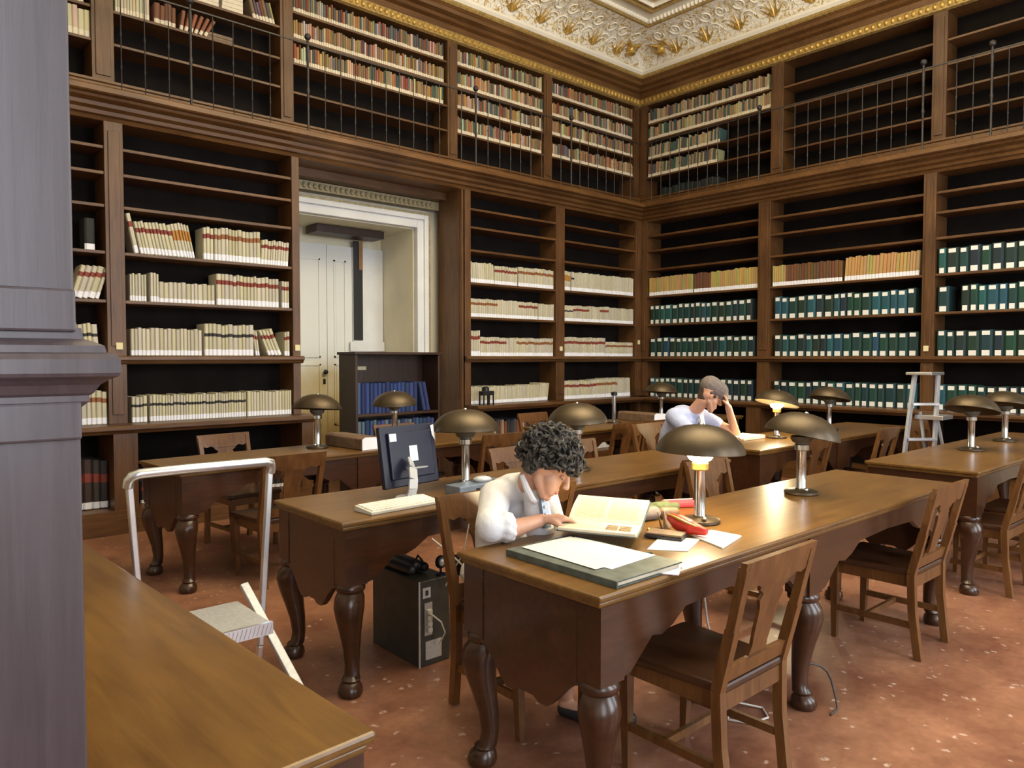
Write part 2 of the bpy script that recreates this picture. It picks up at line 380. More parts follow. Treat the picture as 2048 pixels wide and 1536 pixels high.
def on_cove(side, s, t, off=.012):
    t = min(1, max(0, t)); d, z = cove(t); d2, z2 = cove(min(1, t+.02)); d0, z0 = cove(max(0, t-.02))
    nx, nz = -(z2-z0), (d2-d0); l = math.hypot(nx, nz); nx /= l; nz /= l
    d += nx*off; z += nz*off
    return (XR+cd*0 - s, YL+d, z) if side == 0 else (XR+d, YL - s, z)
m = MB()
for side, ln in ((0, 6.8), (1, 6.6)):
    s = .62; k = 0
    while s < ln:
        for sg in (-1, 1):
            for (c, t0, rr, ph) in ((.15, .34, .125, 0), (.14, .72, .085, PI)):
                pts = []; rad = []
                for i in range(20):
                    a = ph + sg*i*.55; q = rr*(1 - i/22); 
                    pts.append(on_cove(side, s + sg*(c + q*math.cos(a)), t0 + q*math.sin(a)*sg/.62)); rad.append(.013*(1-i/30))
                m.tube(pts, rad, 4, (k+sg) % 2 and 0 or 1)
        for i in range(5):                        # a spray of leaves between the scrolls
            a = PI/2 + (i-2)*.42
            m.tube([on_cove(side, s, .12), on_cove(side, s + .08*math.cos(a), .12 + .15*math.sin(a)), on_cove(side, s + .20*math.cos(a), .12 + .42*math.sin(a))], [.006, .018, .003], 4, 0)
        s += .50; k += 1
    for c, r in ((0, .05),):                      # gilded bust with spread wings near the corner
        s0 = .42
        p = Vector(on_cove(side, s0, .45, .05)); m.ball(p, (.055, .055, .07), 0, 8, 6); m.ball(p + Vector((0, 0, .10)), (.028, .028, .036), 0, 8, 6)
        m.ball(p + Vector((0, 0, -.07)), (.075, .075, .035), 0, 8, 5)
        for sg in (-1, 1): m.tube([on_cove(side, s0+sg*.03, .5, .05), on_cove(side, s0+sg*.11, .62, .05), on_cove(side, s0+sg*.13, .35, .03)], [.028, .020, .006], 5, 0)
struct(m.build('trim_11', ['gold', 'ceiling_plaster'], smooth=True))

# doorway in the left wall
m = MB()
m.box(DX0-.14, 7.66, 0, DX0, 7.74, DZ+.16); m.box(DX1, 7.66, 0, DX1+.15, 7.74, DZ+.16); m.box(DX0, 7.66, DZ, DX1, 7.74, DZ+.16)
m.box(DX0-.14, 7.63, 0, DX0-.09, 7.66, DZ+.16); m.box(DX1+.09, 7.63, 0, DX1+.15, 7.66, DZ+.16); m.box(DX0-.09, 7.63, DZ+.1, DX1+.09, 7.66, DZ+.16)
struct(m.build('trim_12', 'frame_paint', bevel=.008))
m = MB(); m.box(DX1+.15, 7.64, 0, DX1+.18, 7.74, DZ+.19); m.box(DX0-.14, 7.64, DZ+.16, DX1+.15, 7.74, DZ+.19)
x = DX0 - .1
while x < DX1 + .18: m.ball((x, 7.60, DZ+.285), (.028, .03, .035), 0, 6, 4); x += .065
m.box(DX0-.16, 7.60, DZ+.235, DX1+.28, 7.74, DZ+.335)
struct(m.build('trim_13', 'dull_gilt', smooth=False))
m = MB(); m.box(3.34, 7.45, DZ+.34, 5.56, 7.74, 3.55); struct(m.build('trim_14', 'case_wood_long'))
m = MB()
m.box(DX1-.012, 7.745, 0, DX1+.02, 8.56, DZ); m.box(DX0-.02, 7.745, 0, DX0+.012, 8.56, DZ); m.box(DX0+.012, 7.745, DZ-.012, DX1-.012, 8.56, DZ+.02)
m.box(DX0, 8.50, 0, DX1, 8.56, DZ)
struct(m.build('trim_15', 'jamb_paint'))
e = struct(empty('door_1', (DX0, 8.45, 0)))
def leaf(x0, x1, nm):
    m = MB(); m.box(x0, 0, 0, x1, .04, 2.9)
    f = .09
    for z0, z1 in ((.15, .55), (.65, 1.42), (1.5, 2.72)):
        m.box(x0+f, -.012, z0, x1-f, 0, z0+.02); m.box(x0+f, -.012, z1-.02, x1-f, 0, z1); m.box(x0+f, -.012, z0, x0+f+.02, 0, z1); m.box(x1-f-.02, -.012, z0, x1-f, 0, z1)
        m.box(x0+f+.03, -.006, z0+.03, x1-f-.03, 0, z1-.03)
    return m.build(nm, 'door_paint', e)
leaf(.03, .797, 'door_panel'); leaf(.803, 1.15, 'door_panel')
m = MB(); m.ball((.755, -.045, 1.32), .030, 0, 12, 8); m.tube([(.755, 0, 1.32), (.755, -.045, 1.32)], .010); m.box(.74, -.010, 1.17, .77, 0, 1.235); m.build('door_handle', 'black_plastic', e, True)
m = MB(); m.box(1.152, -.03, .05, 1.38, .04, 2.9); m.box(1.10, -.045, 1.58, 1.60, -.03, 1.70); m.box(1.385, -.01, .05, 1.60, .04, 2.9)
m.build('door_frame', 'frame_paint', e)
m = MB(); m.box(1.155, -.040, 1.72, 1.285, -.031, 2.98); m.build('dark_gap', 'black_plastic', e)
m = MB(); m.box(1.225, -.055, 2.62, 1.28, -.041, 2.98); m.build('splintered_board', 'cardboard', e)
m = MB(); m.box(.50, -.34, 2.99, 1.42, -.06, 3.08); m.build('transom_shadow', 'dark_wood', e)  # dark box standing in for the transom's shadow above the leaves

# ------------------------------------------------------------------ bookcases
# local frame: x along the wall (left to right as one faces it), y into the wall, z up
def L2W(wall, u, d=0, z=0):      # wall 0: left wall, u is world x; wall 1: right wall, u is world y
    return (u, YL+d, z) if wall == 0 else (XR+d, u, z)
LOW = (2.0, 2.42, 2.82, 3.10, 3.32)
def lower_bay(wall, u0, u1, p0, p1, label, base=True, tags=(), extra_right=0, extra_left=0):
    """u0..u1 clear opening; p0 / p1 widths of the uprights left and right of it that belong to this bay"""
    w_ = abs(u1-u0); e = empty('wall_bookcase', L2W(wall, u0), 0 if wall == 0 else -PI/2)
    tag(e, label, 'bookcase', 'lower bookcase bays along the two walls')
    WM = 'case_wood'; WL = 'case_wood_long'
    D = .34
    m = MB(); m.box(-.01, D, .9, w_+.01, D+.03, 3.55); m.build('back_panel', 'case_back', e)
    for (a, b) in ((-p0, 0), (w_, w_+p1)):
        if b-a < .01: continue
        m = MB(); m.box(a, 0, .92, b, D, 3.53); c = min(.03, (b-a)*.25)
        if b-a > .1: m.box(a+c, -.012, 1.6, b-c, 0, 3.45); m.box(a+c, -.012, 1.0, b-c, 0, 1.40)
        m.build('upright', WM, e, bevel=.003)
    for z in LOW:
        m = MB(); m.box(0, .012, z-.028, w_, D, z); m.build('shelf', WL, e, bevel=.004)
    m = MB(); a = -p0 - extra_left; b = w_ + p1 + extra_right
    m.prism([(.34,1.515),(-.035,1.515),(-.05,1.505),(-.05,1.48),(-.03,1.47),(-.02,1.45),(.0,1.44),(.34,1.44)], lambda y, z: (a, y, z), lambda y, z: (b, y, z))
    m.build('ledge', WL, e)
    m = MB()
    m.prism([(.34,.92),(-.24,.92),(-.255,.905),(-.255,.885),(-.235,.87),(-.22,.85),(.34,.85)], lambda y, z: (a, y, z), lambda y, z: (b+ (.06 if extra_right else 0), y, z))
    m.build('countertop', WL, e)
    m = MB(); m.box(a, -.26, 0, b, .1, .13); m.box(a, -.24, .13, b, .34, .20); m.build('plinth', WL, e)
    m = MB()
    for (p, q) in ((a, 0.02), (w_-.02, b)):
        if q-p > .01: m.box(p, -.22, .2, q, .34, .85)
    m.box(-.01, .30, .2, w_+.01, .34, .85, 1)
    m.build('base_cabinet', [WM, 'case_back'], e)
    for (tu, tz) in tags:
        m = MB(); m.box(tu-.026, -.016, tz-.03, tu+.026, -.012, tz+.03); m.build('paper_tag', 'tag_yellow', e)
    return e
lower_bay(0, .35, 1.63, .15, .15, 'dark wooden wall bookcase bay partly hidden by the panelled pier', tags=((1.37, 1.60),))
lower_bay(0, 1.78, 3.33, 0, .08, 'wide wooden wall bookcase bay left of the pale doorway', tags=((1.59, 1.60),), extra_right=.02)
lower_bay(0, 5.63, 7.10, .09, .16, 'wooden wall bookcase bay right beside the pale doorway', tags=((1.55, 1.62),), extra_right=0)
lower_bay(0, 7.26, 8.78, 0, .13, 'wooden wall bookcase bay left of the room corner', tags=((1.58, 1.73),))
lower_bay(1, 7.02, 5.19, .13, .17, 'wooden wall bookcase bay right of the room corner')
lower_bay(1, 5.02, 3.18, 0, .13, 'wooden wall bookcase bay behind the aluminium stepladder', tags=((1.90, 1.60),))
lower_bay(1, 3.05, 1.20, 0, .15, 'wooden wall bookcase bay at the right edge of view')
m = MB(); m.box(5.505, 7.14, 0, 5.53, 7.62, 3.53); m.box(5.495, 7.2, 1.0, 5.505, 7.58, 3.3); tag(m.build('end_panel', 'case_wood'), 'tall wooden side panel closing the bookcase right of the doorway', 'panel')

UPL = (4.29, 4.60, 4.86, 5.12)
def upper_bay(wall, u0, u1, p0, p1, label, shelves=(4.29, 4.59, 4.85, 5.12)):
    w_ = abs(u1-u0); e = empty('gallery_bookcase', L2W(wall, u0, .27), 0 if wall == 0 else -PI/2)
    tag(e, label, 'bookcase', 'upper bookcase bays above the gallery ledge')
    D = .30
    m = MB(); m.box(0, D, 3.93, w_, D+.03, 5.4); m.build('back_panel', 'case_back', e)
    for (a, b) in ((-p0, 0), (w_, w_+p1)):
        if b-a < .01: continue
        m = MB(); m.box(a, 0, 3.93, b, D, 5.38); m.box(a+.03, -.012, 4.0, b-.03, 0, 5.3); m.build('upright', 'case_wood', e, bevel=.003)
    for z in shelves:
        m = MB(); m.box(0, .01, z-.025, w_, D, z); m.build('shelf', 'case_wood_long', e, bevel=.003)
    return e
US1 = (4.31, 4.60, 4.92, 5.2)
upper_bay(0, .2, 1.61, .15, .18, 'gallery bookcase bay at far left beside the panelled pier', US1)
upper_bay(0, 1.79, 3.35, 0, .14, 'gallery bookcase bay with flat stacks of cream volumes', US1)
upper_bay(0, 3.49, 5.49, 0, .15, 'wide gallery bookcase bay above the pale doorway')
upper_bay(0, 5.64, 7.13, 0, .15, 'gallery bookcase bay second from the corner on left wall')
upper_bay(0, 7.28, 9.06, 0, .12, 'gallery bookcase bay against the left side of the corner')
upper_bay(1, 7.27, 5.18, .12, .17, 'gallery bookcase bay right of the corner with leaning books', (4.27, 4.54, 4.83, 5.08))
upper_bay(1, 5.01, 3.21, 0, .15, 'empty gallery bookcase bay in the middle of right wall', (4.23, 4.50, 4.78, 5.05))
upper_bay(1, 3.06, 1.2, 0, .15, 'empty gallery bookcase bay at far right', (4.23, 4.50, 4.78, 5.05))

# ------------------------------------------------------------------ iron gallery railings
def railing(wall, us, posts, label, u_start, u_end):
    sg = 1 if wall == 0 else -1
    e = empty('gallery_railing', L2W(wall, us[0], -.04, 3.76), 0 if wall == 0 else -PI/2); tag(e, label, 'railing', 'iron railings along the gallery ledge')
    U = lambda u: (u-us[0])*sg
    m = MB(); m.box(U(u_start), -.006, .905, U(u_end), .006, .918); m.build('top_rail', 'iron', e)
    bm_ = MB(); bm_.tube([(0,0,0),(0,0,.22),(0,0,.24),(0,0,.26),(0,0,.50),(0,0,.52),(0,0,.54),(0,0,.90)], [.005,.005,.010,.005,.005,.010,.005,.005], 6)
    first = None
    for u in us:
        if first is None: first = bm_.build('baluster', 'iron', e, True); first.location = (U(u), 0, 0)
        else: c = first.copy(); C.objects.link(c); c.parent = e; c.location = (U(u), 0, 0)
    for u in posts:
        m = MB(); m.lathe([(.018,0),(.018,.03),(.012,.05),(.012,.42),(.020,.45),(.012,.48),(.013,.70),(.018,.86),(.012,.90),(.012,.95)], (U(u),0,0), 10)
        p = m.build('post', 'iron', e, True)
        m = MB(); m.ball((U(u), 0, .985), .034, 0, 12, 8); m.build('ball_finial', 'iron', p, True)
LB = [1.77,1.96,2.16,2.55,2.74,2.92,3.10,3.69,3.87,4.04,4.24,4.42,4.59,4.78,4.96,5.14,5.46,5.87,6.06,6.24,6.41,6.59,6.78,7.14,7.51,7.68,7.87,8.05,8.23,8.41,8.59]
railing(0, LB, (2.35, 3.50, 5.68, 7.34), 'thin iron railing with ball posts along the left wall gallery', 1.3, 8.84)
RB = [6.91,6.74,6.58,6.42,6.26,6.11,5.95,5.79,5.63,5.48,5.32,4.84,4.68,4.51,4.35,4.17,4.02,3.85,3.68,3.52,3.36,2.86,2.7,2.38,2.24,2.08,1.92,1.76]
railing(1, RB, (5.17, 3.19, 2.53), 'thin iron railing with ball posts along the right wall gallery', 7.04, 1.3)

# ------------------------------------------------------------------ books
# unit book: width 1 (x), depth 1 (y, spine at 0), height 1 (z); scaled per object
def book_mesh(name, band=None, z0=.66, z1=.80, label='label_white', lab_h=.20, label_top=False, lab_w=1.0):
    mats = ['book_cloth', label or 'label_white', band or 'band_red', 'page_edge']
    zs = [0.0]; mi = []
    def seg(z, k): zs.append(z); mi.append(k)
    if label and lab_h: seg(.015, 0); seg(lab_h, 1)
    if band: seg(z0, 0); seg(z1, 2)
    if label_top: seg(.80, 0); seg(.96, 1)
    seg(1.0, 0)
    prof = [(-.5,.06),(-.3,.0),(.3,.0),(.5,.06)]
    m = MB()
    for i, k in enumerate(mi):
        a, b = zs[i], zs[i+1]
        for j in range(3):
            kk = k if (lab_w >= 1 or k != 1 or j == 1) else 0
            (xa, ya), (xb, yb) = prof[j], prof[j+1]
            m.add([(xa,ya,a),(xb,yb,a),(xb,yb,b),(xa,ya,b)], [(0,1,2,3)], kk)
    for sx in (-.5, .5): m.add([(sx,.06,0),(sx,1,0),(sx,1,1),(sx,.06,1)], [(0,1,2,3)], 0)
    m.add([(-.5,1,0),(.5,1,0),(.5,1,1),(-.5,1,1)], [(0,1,2,3)], 3)
    for z in (0, 1):
        m.add([(-.5,.06,z),(-.3,0,z),(.3,0,z),(.5,.06,z),(.5,1,z),(-.5,1,z)], [(0,1,2,3,4,5)], 0)
    m2 = m.build('tmp', mats); me = m2.data; me.name = name; bpy.data.objects.remove(m2)
    return me
BM = {None: book_mesh('vellum_plain'), 'red': book_mesh('vellum_red', 'band_red'), 'brown': book_mesh('vellum_brown', 'band_brown'),
      'black': book_mesh('vellum_black', 'band_black', .60, .70), 'orange': book_mesh('vellum_orange', 'band_orange', .5, .8),
      'green': book_mesh('green_volume', None, label='cold_label', lab_h=.22, label_top=True, lab_w=.5), 'blue': book_mesh('blue_volume', None, label=None, lab_h=0),
      'g': book_mesh('gallery_book', None, label='cream_paper', lab_h=.24), 'folio': book_mesh('dark_folio', 'band_red', .55, .72, lab_h=.15)}
NTH = ['first','second','third','fourth','fifth','sixth','seventh','eighth','ninth','tenth','11th','12th','13th','14th','15th','16th','17th','18th','19th','20th']
def nth(n): return NTH[n] if n < 20 else '%d%s' % (n+1, {1:'st',2:'nd',3:'rd'}.get((n+1) % 10 if (n+1) % 100 not in (11,12,13) else 0, 'th'))
def vell(): 
    a = .82 + .22*R(); return (.60*a, .56*a + .01*R(), .45*a*(.85+.25*R()), 1)
def put(wall, kind, col, u, z, th, h, lean, depth, d0, name, label, cat, group):
    o = bpy.data.objects.new(name, BM[kind]); C.objects.link(o); o.color = col
    rz = 0 if wall == 0 else -PI/2
    o.rotation_euler = (0, lean, rz); o.scale = (th*.97, depth, h)
    dz = abs(math.sin(lean))*th*.5
    p = L2W(wall, u, d0, z + dz + .001); o.location = p
    tag(o, label, cat, group); return o
def row(wall, u0, u1, z, runs, where, d0=.03, name='vellum_book', cat='book', group=None, depth=.22, budget=None, mass=None, word='cream'):
    """runs: (fraction end, thickness, height, band, lean, colour function, word). Books fill u0..u1."""
    sg = 1 if wall == 0 else -1; W = abs(u1-u0); a = 0; n = 0; xl = 0
    for (end, th, h, band, lean, colf, wd) in runs:
        if band == 'gap': a = end*W; continue
        x = max(a, xl)
        while x < end*W - th*.4:
            t = th*(.75+.5*R()); hh = h*(.965+.07*R()) if name != 'gallery_book' else h*(.86+.22*R()); 
            if x + t > end*W + .012: break
            c = colf(); ext = t/math.cos(lean)
            piv = x + (0 if lean > 0 else 0) + ext/2
            u = u0 + sg*piv
            ln = lean
            if budget is not None and budget[0] <= 0: mass.append((wall, band, c, u, z, t, hh, ln, depth, d0))
            else:
                bw = {'red':' with red spine band','black':' with black spine band','brown':' with brown spine band','orange':' with orange spine patch'}.get(band, '')
                put(wall, band, c, u, z, t, hh, ln, depth, d0, name, '%s book%s, %s from left, %s' % (wd, bw, nth(n), where), cat, group or where)
                if budget is not None: budget[0] -= 1
            n += 1; x += ext; xl = x
        a = end*W
V = vell
vb = [290]; vmass = []
def vrow(u0, u1, z, runs, where, wall=0, **k): row(wall, u0, u1, z, [(e_, t, h, b, l, c if c else V, w) for e_, t, h, b, l, c, w in [r + (None, 'cream')[len(r)-5:] if len(r) < 7 else r for r in runs]], where, budget=vb, mass=vmass, **k)
# wide bay left of the doorway
P = 'wide bay left of door'
vrow(1.82, 3.31, 2.42, [(.03,.02,.3,'gap',0),(.065,.045,.36,'red',-.20),(.27,.031,.295,'red',-.20),(.38,.028,.31,'orange',-.20),(.43,.02,.3,'gap',0),(.50,.034,.30,'red',0),(.80,.036,.31,'brown',0),(1,.028,.24,'red',.06)], 'high shelf, '+P)
vrow(1.82, 3.31, 2.0, [(.10,.026,.24,None,0),(.115,.02,.2,'gap',0),(.165,.026,.26,None,0),(.51,.036,.185,None,0),(.92,.037,.29,'red',0),(.945,.02,.2,'gap',0),(1,.030,.27,'red',0)], 'third shelf, '+P)
vrow(1.82, 3.31, 1.516, [(.43,.034,.245,None,0),(.76,.040,.295,'black',0),(.79,.026,.25,'red',-.12),(.845,.02,.2,'gap',0),(.945,.034,.27,'red',-.38),(.96,.02,.2,'gap',0),(1,.032,.24,'red',0)], 'ledge shelf, '+P)
vrow(1.82, 3.31, .921, [(.10,.030,.23,'black',0),(.70,.026,.235,'black',0),(1,.030,.24,None,0)], 'counter row, '+P)
# bay beside the pier
P = 'bay beside the pier'
vrow(1.36, 1.61, 2.0, [(.9,.042,.29,'red',.30)], 'third shelf, '+P); vrow(1.33, 1.60, 1.516, [(.95,.040,.27,'black',-.06)], 'ledge shelf, '+P)
vrow(1.33, 1.62, .921, [(1,.046,.29,'brown',0)], 'counter row, '+P)
put(0, None, (.02,.02,.02,1), 1.52, 2.42, .08, .27, 0, .2, .05, 'black_box_file', 'black box file with a white label on a high shelf beside the pier', 'box file', 'box files beside the pier')
# bays right of the doorway
P = 'bay right of door'
vrow(5.65, 7.09, 2.42, [(.27,.030,.25,None,-.05),(.55,.030,.23,'red',0),(1,.028,.25,'brown',0)], 'high shelf, '+P)
vrow(5.65, 7.09, 2.0, [(.30,.030,.225,'brown',0),(.55,.034,.225,None,0),(.80,.032,.22,'red',0),(1,.032,.21,None,0)], 'third shelf, '+P)
vrow(5.65, 7.09, 1.516, [(.11,.036,.31,'red',0),(.40,.030,.235,'red',0),(.52,.030,.23,None,0),(1,.030,.235,'brown',0)], 'ledge shelf, '+P)
vrow(5.65, 7.09, .921, [(.12,.034,.215,None,0),(.80,.028,.215,None,.06),(.91,.026,.235,None,.14)], 'counter row, '+P)
P = 'bay left of corner'
vrow(7.28, 8.77, 2.42, [(.10,.030,.26,'orange',0),(.14,.03,.26,'black',0),(1,.032,.26,None,.03)], 'high shelf, '+P)
vrow(7.28, 8.77, 2.0, [(.12,.034,.21,'black',0),(.35,.030,.22,'red',0),(.50,.034,.22,None,0),(.62,.032,.23,'red',0),(1,.034,.22,None,0)], 'third shelf, '+P)
vrow(7.28, 8.77, 1.516, [(.58,.030,.26,'red',0),(1,.032,.205,'brown',0)], 'ledge shelf, '+P)
vrow(7.28, 8.77, .921, [(.45,.032,.25,'red',0),(.75,.030,.27,'brown',0),(.97,.034,.27,None,-.05)], 'counter row, '+P)
# tan and brown books on the right wall
TAN = lambda: tuple(c*(.8+.4*R()) for c in (.46, .33, .12)) + (1,)
BRN = lambda: tuple(c*(.8+.5*R()) for c in (.15, .065, .03)) + (1,)
row(1, 7.0, 5.21, 2.42, [(.44,.034,.27,None,0,TAN,'tan'),(.60,.05,.27,None,0,BRN,'brown'),(.80,.030,.27,None,0,TAN,'tan'),(1,.036,.28,None,0,TAN,'tan')], 'high shelf right of corner', name='tan_book')
row(1, 5.0, 3.20, 2.42, [(.10,.034,.26,None,0,TAN,'tan'),(.52,.040,.26,None,0,BRN,'brown'),(.98,.036,.28,None,.05,TAN,'tan')], 'high shelf behind stepladder', name='tan_book')
# green bound volumes
def GRN():
    k = R(); b = (.007,.042,.036) if k < .45 else ((.009,.028,.022) if k < .72 else ((.013,.072,.095) if k < .88 else (.008,.022,.035)))
    return tuple(c*(.8+.5*R()) for c in b) + (1,)
for (u0, u1, wh) in ((6.98, 5.24, 'right of corner'), (4.97, 3.22, 'behind stepladder'), (3.03, 1.25, 'at right edge')):
    for z, sh in ((2.42, 'high shelf'), (2.0, 'third shelf'), (1.516, 'ledge shelf'), (.921, 'counter row')):
        if z == 2.42 and wh != 'at right edge': continue
        rr = [(1, .102, .275, 'green', 0, GRN, 'green')]
        if wh == 'at right edge' and z == 2.0: rr = [(.07,.10,.275,'green',0,GRN,'green'),(.13,0,0,'gap',0,None,''),(1,.10,.275,'green',0,GRN,'green')]
        row(1, u0, u1, z, rr, '%s %s' % (sh, wh), name='bound_volume', cat='bound volume', depth=.24)
# dark folios in the base cabinets
FOL = lambda: tuple(c*(.7+.6*R()) for c in (.05, .035, .033)) + (1,)
row(0, .9, 1.62, .202, [(1,.058,.42,'folio',0,FOL,'dark red')], 'base cabinet beside the pier', d0=-.05, name='folio', depth=.3)
row(0, 1.86, 3.28, .202, [(.55,.058,.20,'folio',0,FOL,'dark')], 'base cabinet left of door', d0=-.05, name='folio', depth=.3)
row(0, 2.80, 3.28, .202, [(1,.06,.24,'folio',0,FOL,'dark')], 'base cabinet nearest the door', d0=-.05, name='folio', depth=.3)
row(0, 5.95, 6.6, .202, [(1,.045,.50,None,0,lambda: random.choice([(.3,.1,.05,1),(.1,.1,.12,1),(.5,.45,.35,1),(.05,.05,.06,1)]),'mixed')], 'base cabinet right of door', d0=-.05, name='folio', depth=.3)
row(0, 7.4, 8.6, .202, [(1,.05,.36,None,0,V,'cream')], 'base cabinet left of corner', d0=-.05, name='folio', depth=.3)
# gallery books
PAL = [(.30,.17,.07),(.40,.28,.12),(.22,.06,.03),(.34,.26,.16),(.10,.09,.08),(.50,.42,.24),(.26,.11,.05),(.18,.13,.09),(.42,.22,.08),(.14,.14,.15),(.55,.50,.38),(.06,.10,.10),(.33,.20,.10)]
GP = lambda: tuple(c*(.75+.5*R()) for c in random.choice(PAL)) + (1,)
CR = lambda: tuple(c*(.85+.25*R()) for c in (.62,.56,.38)) + (1,)
gb = [285]; gmass = []
def grow(wall, u0, u1, z, wh, frac=1, th=.027, h=.19, colf=GP, lean=0, wd='small'):
    row(wall, u0, u1, z, [(frac, th, h, 'g', lean, colf, wd)], wh, d0=.30, name='gallery_book', cat='small book', depth=.18, budget=gb, mass=gmass)
G = 'gallery bay with cream stacks'
grow(0, 1.81, 2.10, 4.60, 'third shelf, '+G, colf=CR, h=.22); grow(0, 2.14, 2.34, 4.60, 'third shelf, '+G+' (middle)', h=.2, th=.05, lean=.02, colf=lambda: (.2,.09,.05,1))
grow(0, 1.81, 2.75, 4.921, 'top shelf, '+G, .66, .030, .22, CR); grow(0, 3.08, 3.33, 4.921, 'top shelf, right end, '+G, th=.032, h=.2, lean=-.25)
grow(0, 1.30, 1.60, 4.311, 'low shelf, far left gallery bay', th=.04, h=.25, colf=CR); grow(0, 1.30, 1.60, 4.60, 'third shelf, far left gallery bay', th=.05, h=.22, lean=-.15)
for z, s in ((5.121, 'top shelf'), (4.851, 'third shelf'), (4.591, 'second shelf')): grow(0, 3.51, 5.48, z, s+', gallery over doorway', .985)
for z, s in ((4.291, 'low shelf'), (4.591, 'second shelf'), (4.851, 'third shelf'), (5.121, 'top shelf')):
    grow(0, 5.66, 7.12, z, s+', gallery bay second from corner')
for z, s in ((4.291, 'low shelf'), (4.591, 'second shelf'), (4.851, 'third shelf'), (5.121, 'top shelf')):
    grow(0, 7.30, 9.05, z, s+', gallery bay left of corner')
W2 = lambda: tuple(c*(.8+.3*R()) for c in random.choice([(.5,.42,.24),(.45,.34,.18),(.35,.22,.12),(.12,.11,.1),(.06,.12,.10)])) + (1,)
for z, s, f in ((5.081, 'top shelf', .99), (4.831, 'third shelf', 1), (4.541, 'second shelf', .62), (4.271, 'low shelf', .60)):
    grow(1, 7.25, 5.20, z, s+', gallery bay right of corner', f, .03, .20, W2, .06 if f < .9 else 0)
grow(1, 7.0, 5.9, 3.931, 'floor shelf, gallery bay right of corner', 1, .10, .14, lambda: (.012,.02,.02,1))
def mass_object(lst, name, label, cat):
    vs = []; fs = []; mi = []; cols = []
    for (wall, band, c, u, z, t, h, ln, depth, d0) in lst:
        me = BM[band]; p = L2W(wall, u, d0, z + abs(math.sin(ln))*t*.5 + .001)
        M = Matrix.Translation(p) @ Euler((0, ln, 0 if wall == 0 else -PI/2)).to_matrix().to_4x4() @ Matrix.Diagonal((t*.97, depth, h, 1))
        o = len(vs); vs += [tuple(M @ v.co) for v in me.vertices]
        key = {'red': 2, 'brown': 3, 'black': 4, 'orange': 5}.get(band, 2)
        for q in me.polygons:
            fs.append([i+o for i in q.vertices]); k = q.material_index
            mi.append({0: 0, 1: 6 if band == 'g' else 1, 2: key, 3: 7}[k]); cols += [c]*len(q.vertices)
    me = bpy.data.meshes.new(name); me.from_pydata(vs, [], fs)
    for k in ('book_mass','label_white','band_red','band_brown','band_black','band_orange','cream_paper','page_edge'): me.materials.append(MATS[k])
    me.polygons.foreach_set('material_index', mi)
    a = me.color_attributes.new('Col', 'FLOAT_COLOR', 'CORNER')
    a.data.foreach_set('color', [x for c in cols for x in c])
    o = bpy.data.objects.new(name, me); C.objects.link(o); tag(o, label, cat, kind='stuff')
mass_object(vmass, 'vellum_books', 'remaining rows of cream books in the bay left of the corner', 'books')
mass_object(gmass, 'gallery_books', 'remaining rows of small books on the gallery shelves around the corner', 'books')
# flat stacks of cream volumes in the gallery
flat = MB()
def flat_book(x0, x1, z0, z1, lab, name='flat_volume', cat='book', mt='cream_paper', tilt=0):
    m = MB(); m.box(0, 0, 0, x1-x0, .2, z1-z0); o = m.build(name, [mt], bevel=.003); o.location = (x0, YL+.31, z0+.001); tag(o, lab, cat, 'cream volumes lying flat in the gallery'); return o
for si, (x0, x1, k, wd) in enumerate(((2.46, 2.74, 5, 'left'), (2.77, 2.98, 5, 'middle'))):
    for i in range(k): flat_book(x0 + .004*(i % 2), x1, 4.921 + i*.042, 4.921 + i*.042 + .040, 'cream volume lying flat, %s from bottom of the %s gallery stack' % (nth(i), wd))
for i in range(4): flat_book(3.12, 3.33, 5.201 + i*.042, 5.201 + i*.042+.04, 'cream volume lying flat, %s from bottom on the highest gallery shelf' % nth(i))
for i in range(2): flat_book(2.62, 2.88, 4.601 + i*.034, 4.601 + i*.034+.032, 'brown volume lying flat, %s from bottom beside leaning gallery books' % nth(i), mt='brown_leather')
for i in range(3): flat_book(2.72, 3.0, 5.201 + i*.03, 5.201 + i*.03+.028, 'thin cream volume lying flat, %s from bottom above the middle stack' % nth(i))
for i in range(6):
    o = put(0, 'g', (.24+.1*R(), .11, .06, 1), 2.38 + i*.044, 4.60, .034, .19, .15+.07*i, .18, .30, 'gallery_book', 'brown leaning book, %s in the slumped group above the far left railing' % nth(i), 'small book', 'slumped brown gallery books')

# ------------------------------------------------------------------ small dark bookcase in front of the doorway, with blue volumes
e = empty('low_bookcase', (3.97, 7.0, 0)); tag(e, 'dark wooden bookcase of blue volumes standing before the pale doorway', 'bookcase')
W = 1.11
for x in (0, W-.03): m = MB(); m.box(x, 0, 0, x+.03, .36, 1.53); m.build('side_panel', 'dark_wood', e, bevel=.004)
m = MB(); m.box(-.02, -.02, 1.53, W+.02, .37, 1.56); m.build('top', 'dark_wood', e, bevel=.006)
m = MB(); m.box(.03, .33, .05, W-.03, .36, 1.53); m.build('back_panel', 'dark_wood', e)
for z in (.08, .45, .89): m = MB(); m.box(.03, .01, z-.03, W-.03, .33, z); m.build('shelf', 'seat_wood', e, bevel=.003)
m = MB(); m.box(.20, .325, 1.36, .32, .33, 1.40); m.build('paper_label', 'tag_yellow', e)
BL = [(.025,.05,.17),(.03,.06,.20),(.02,.04,.13),(.04,.08,.22),(.05,.09,.20)]; B2 = BL + [(.12,.17,.24),(.10,.18,.22)]
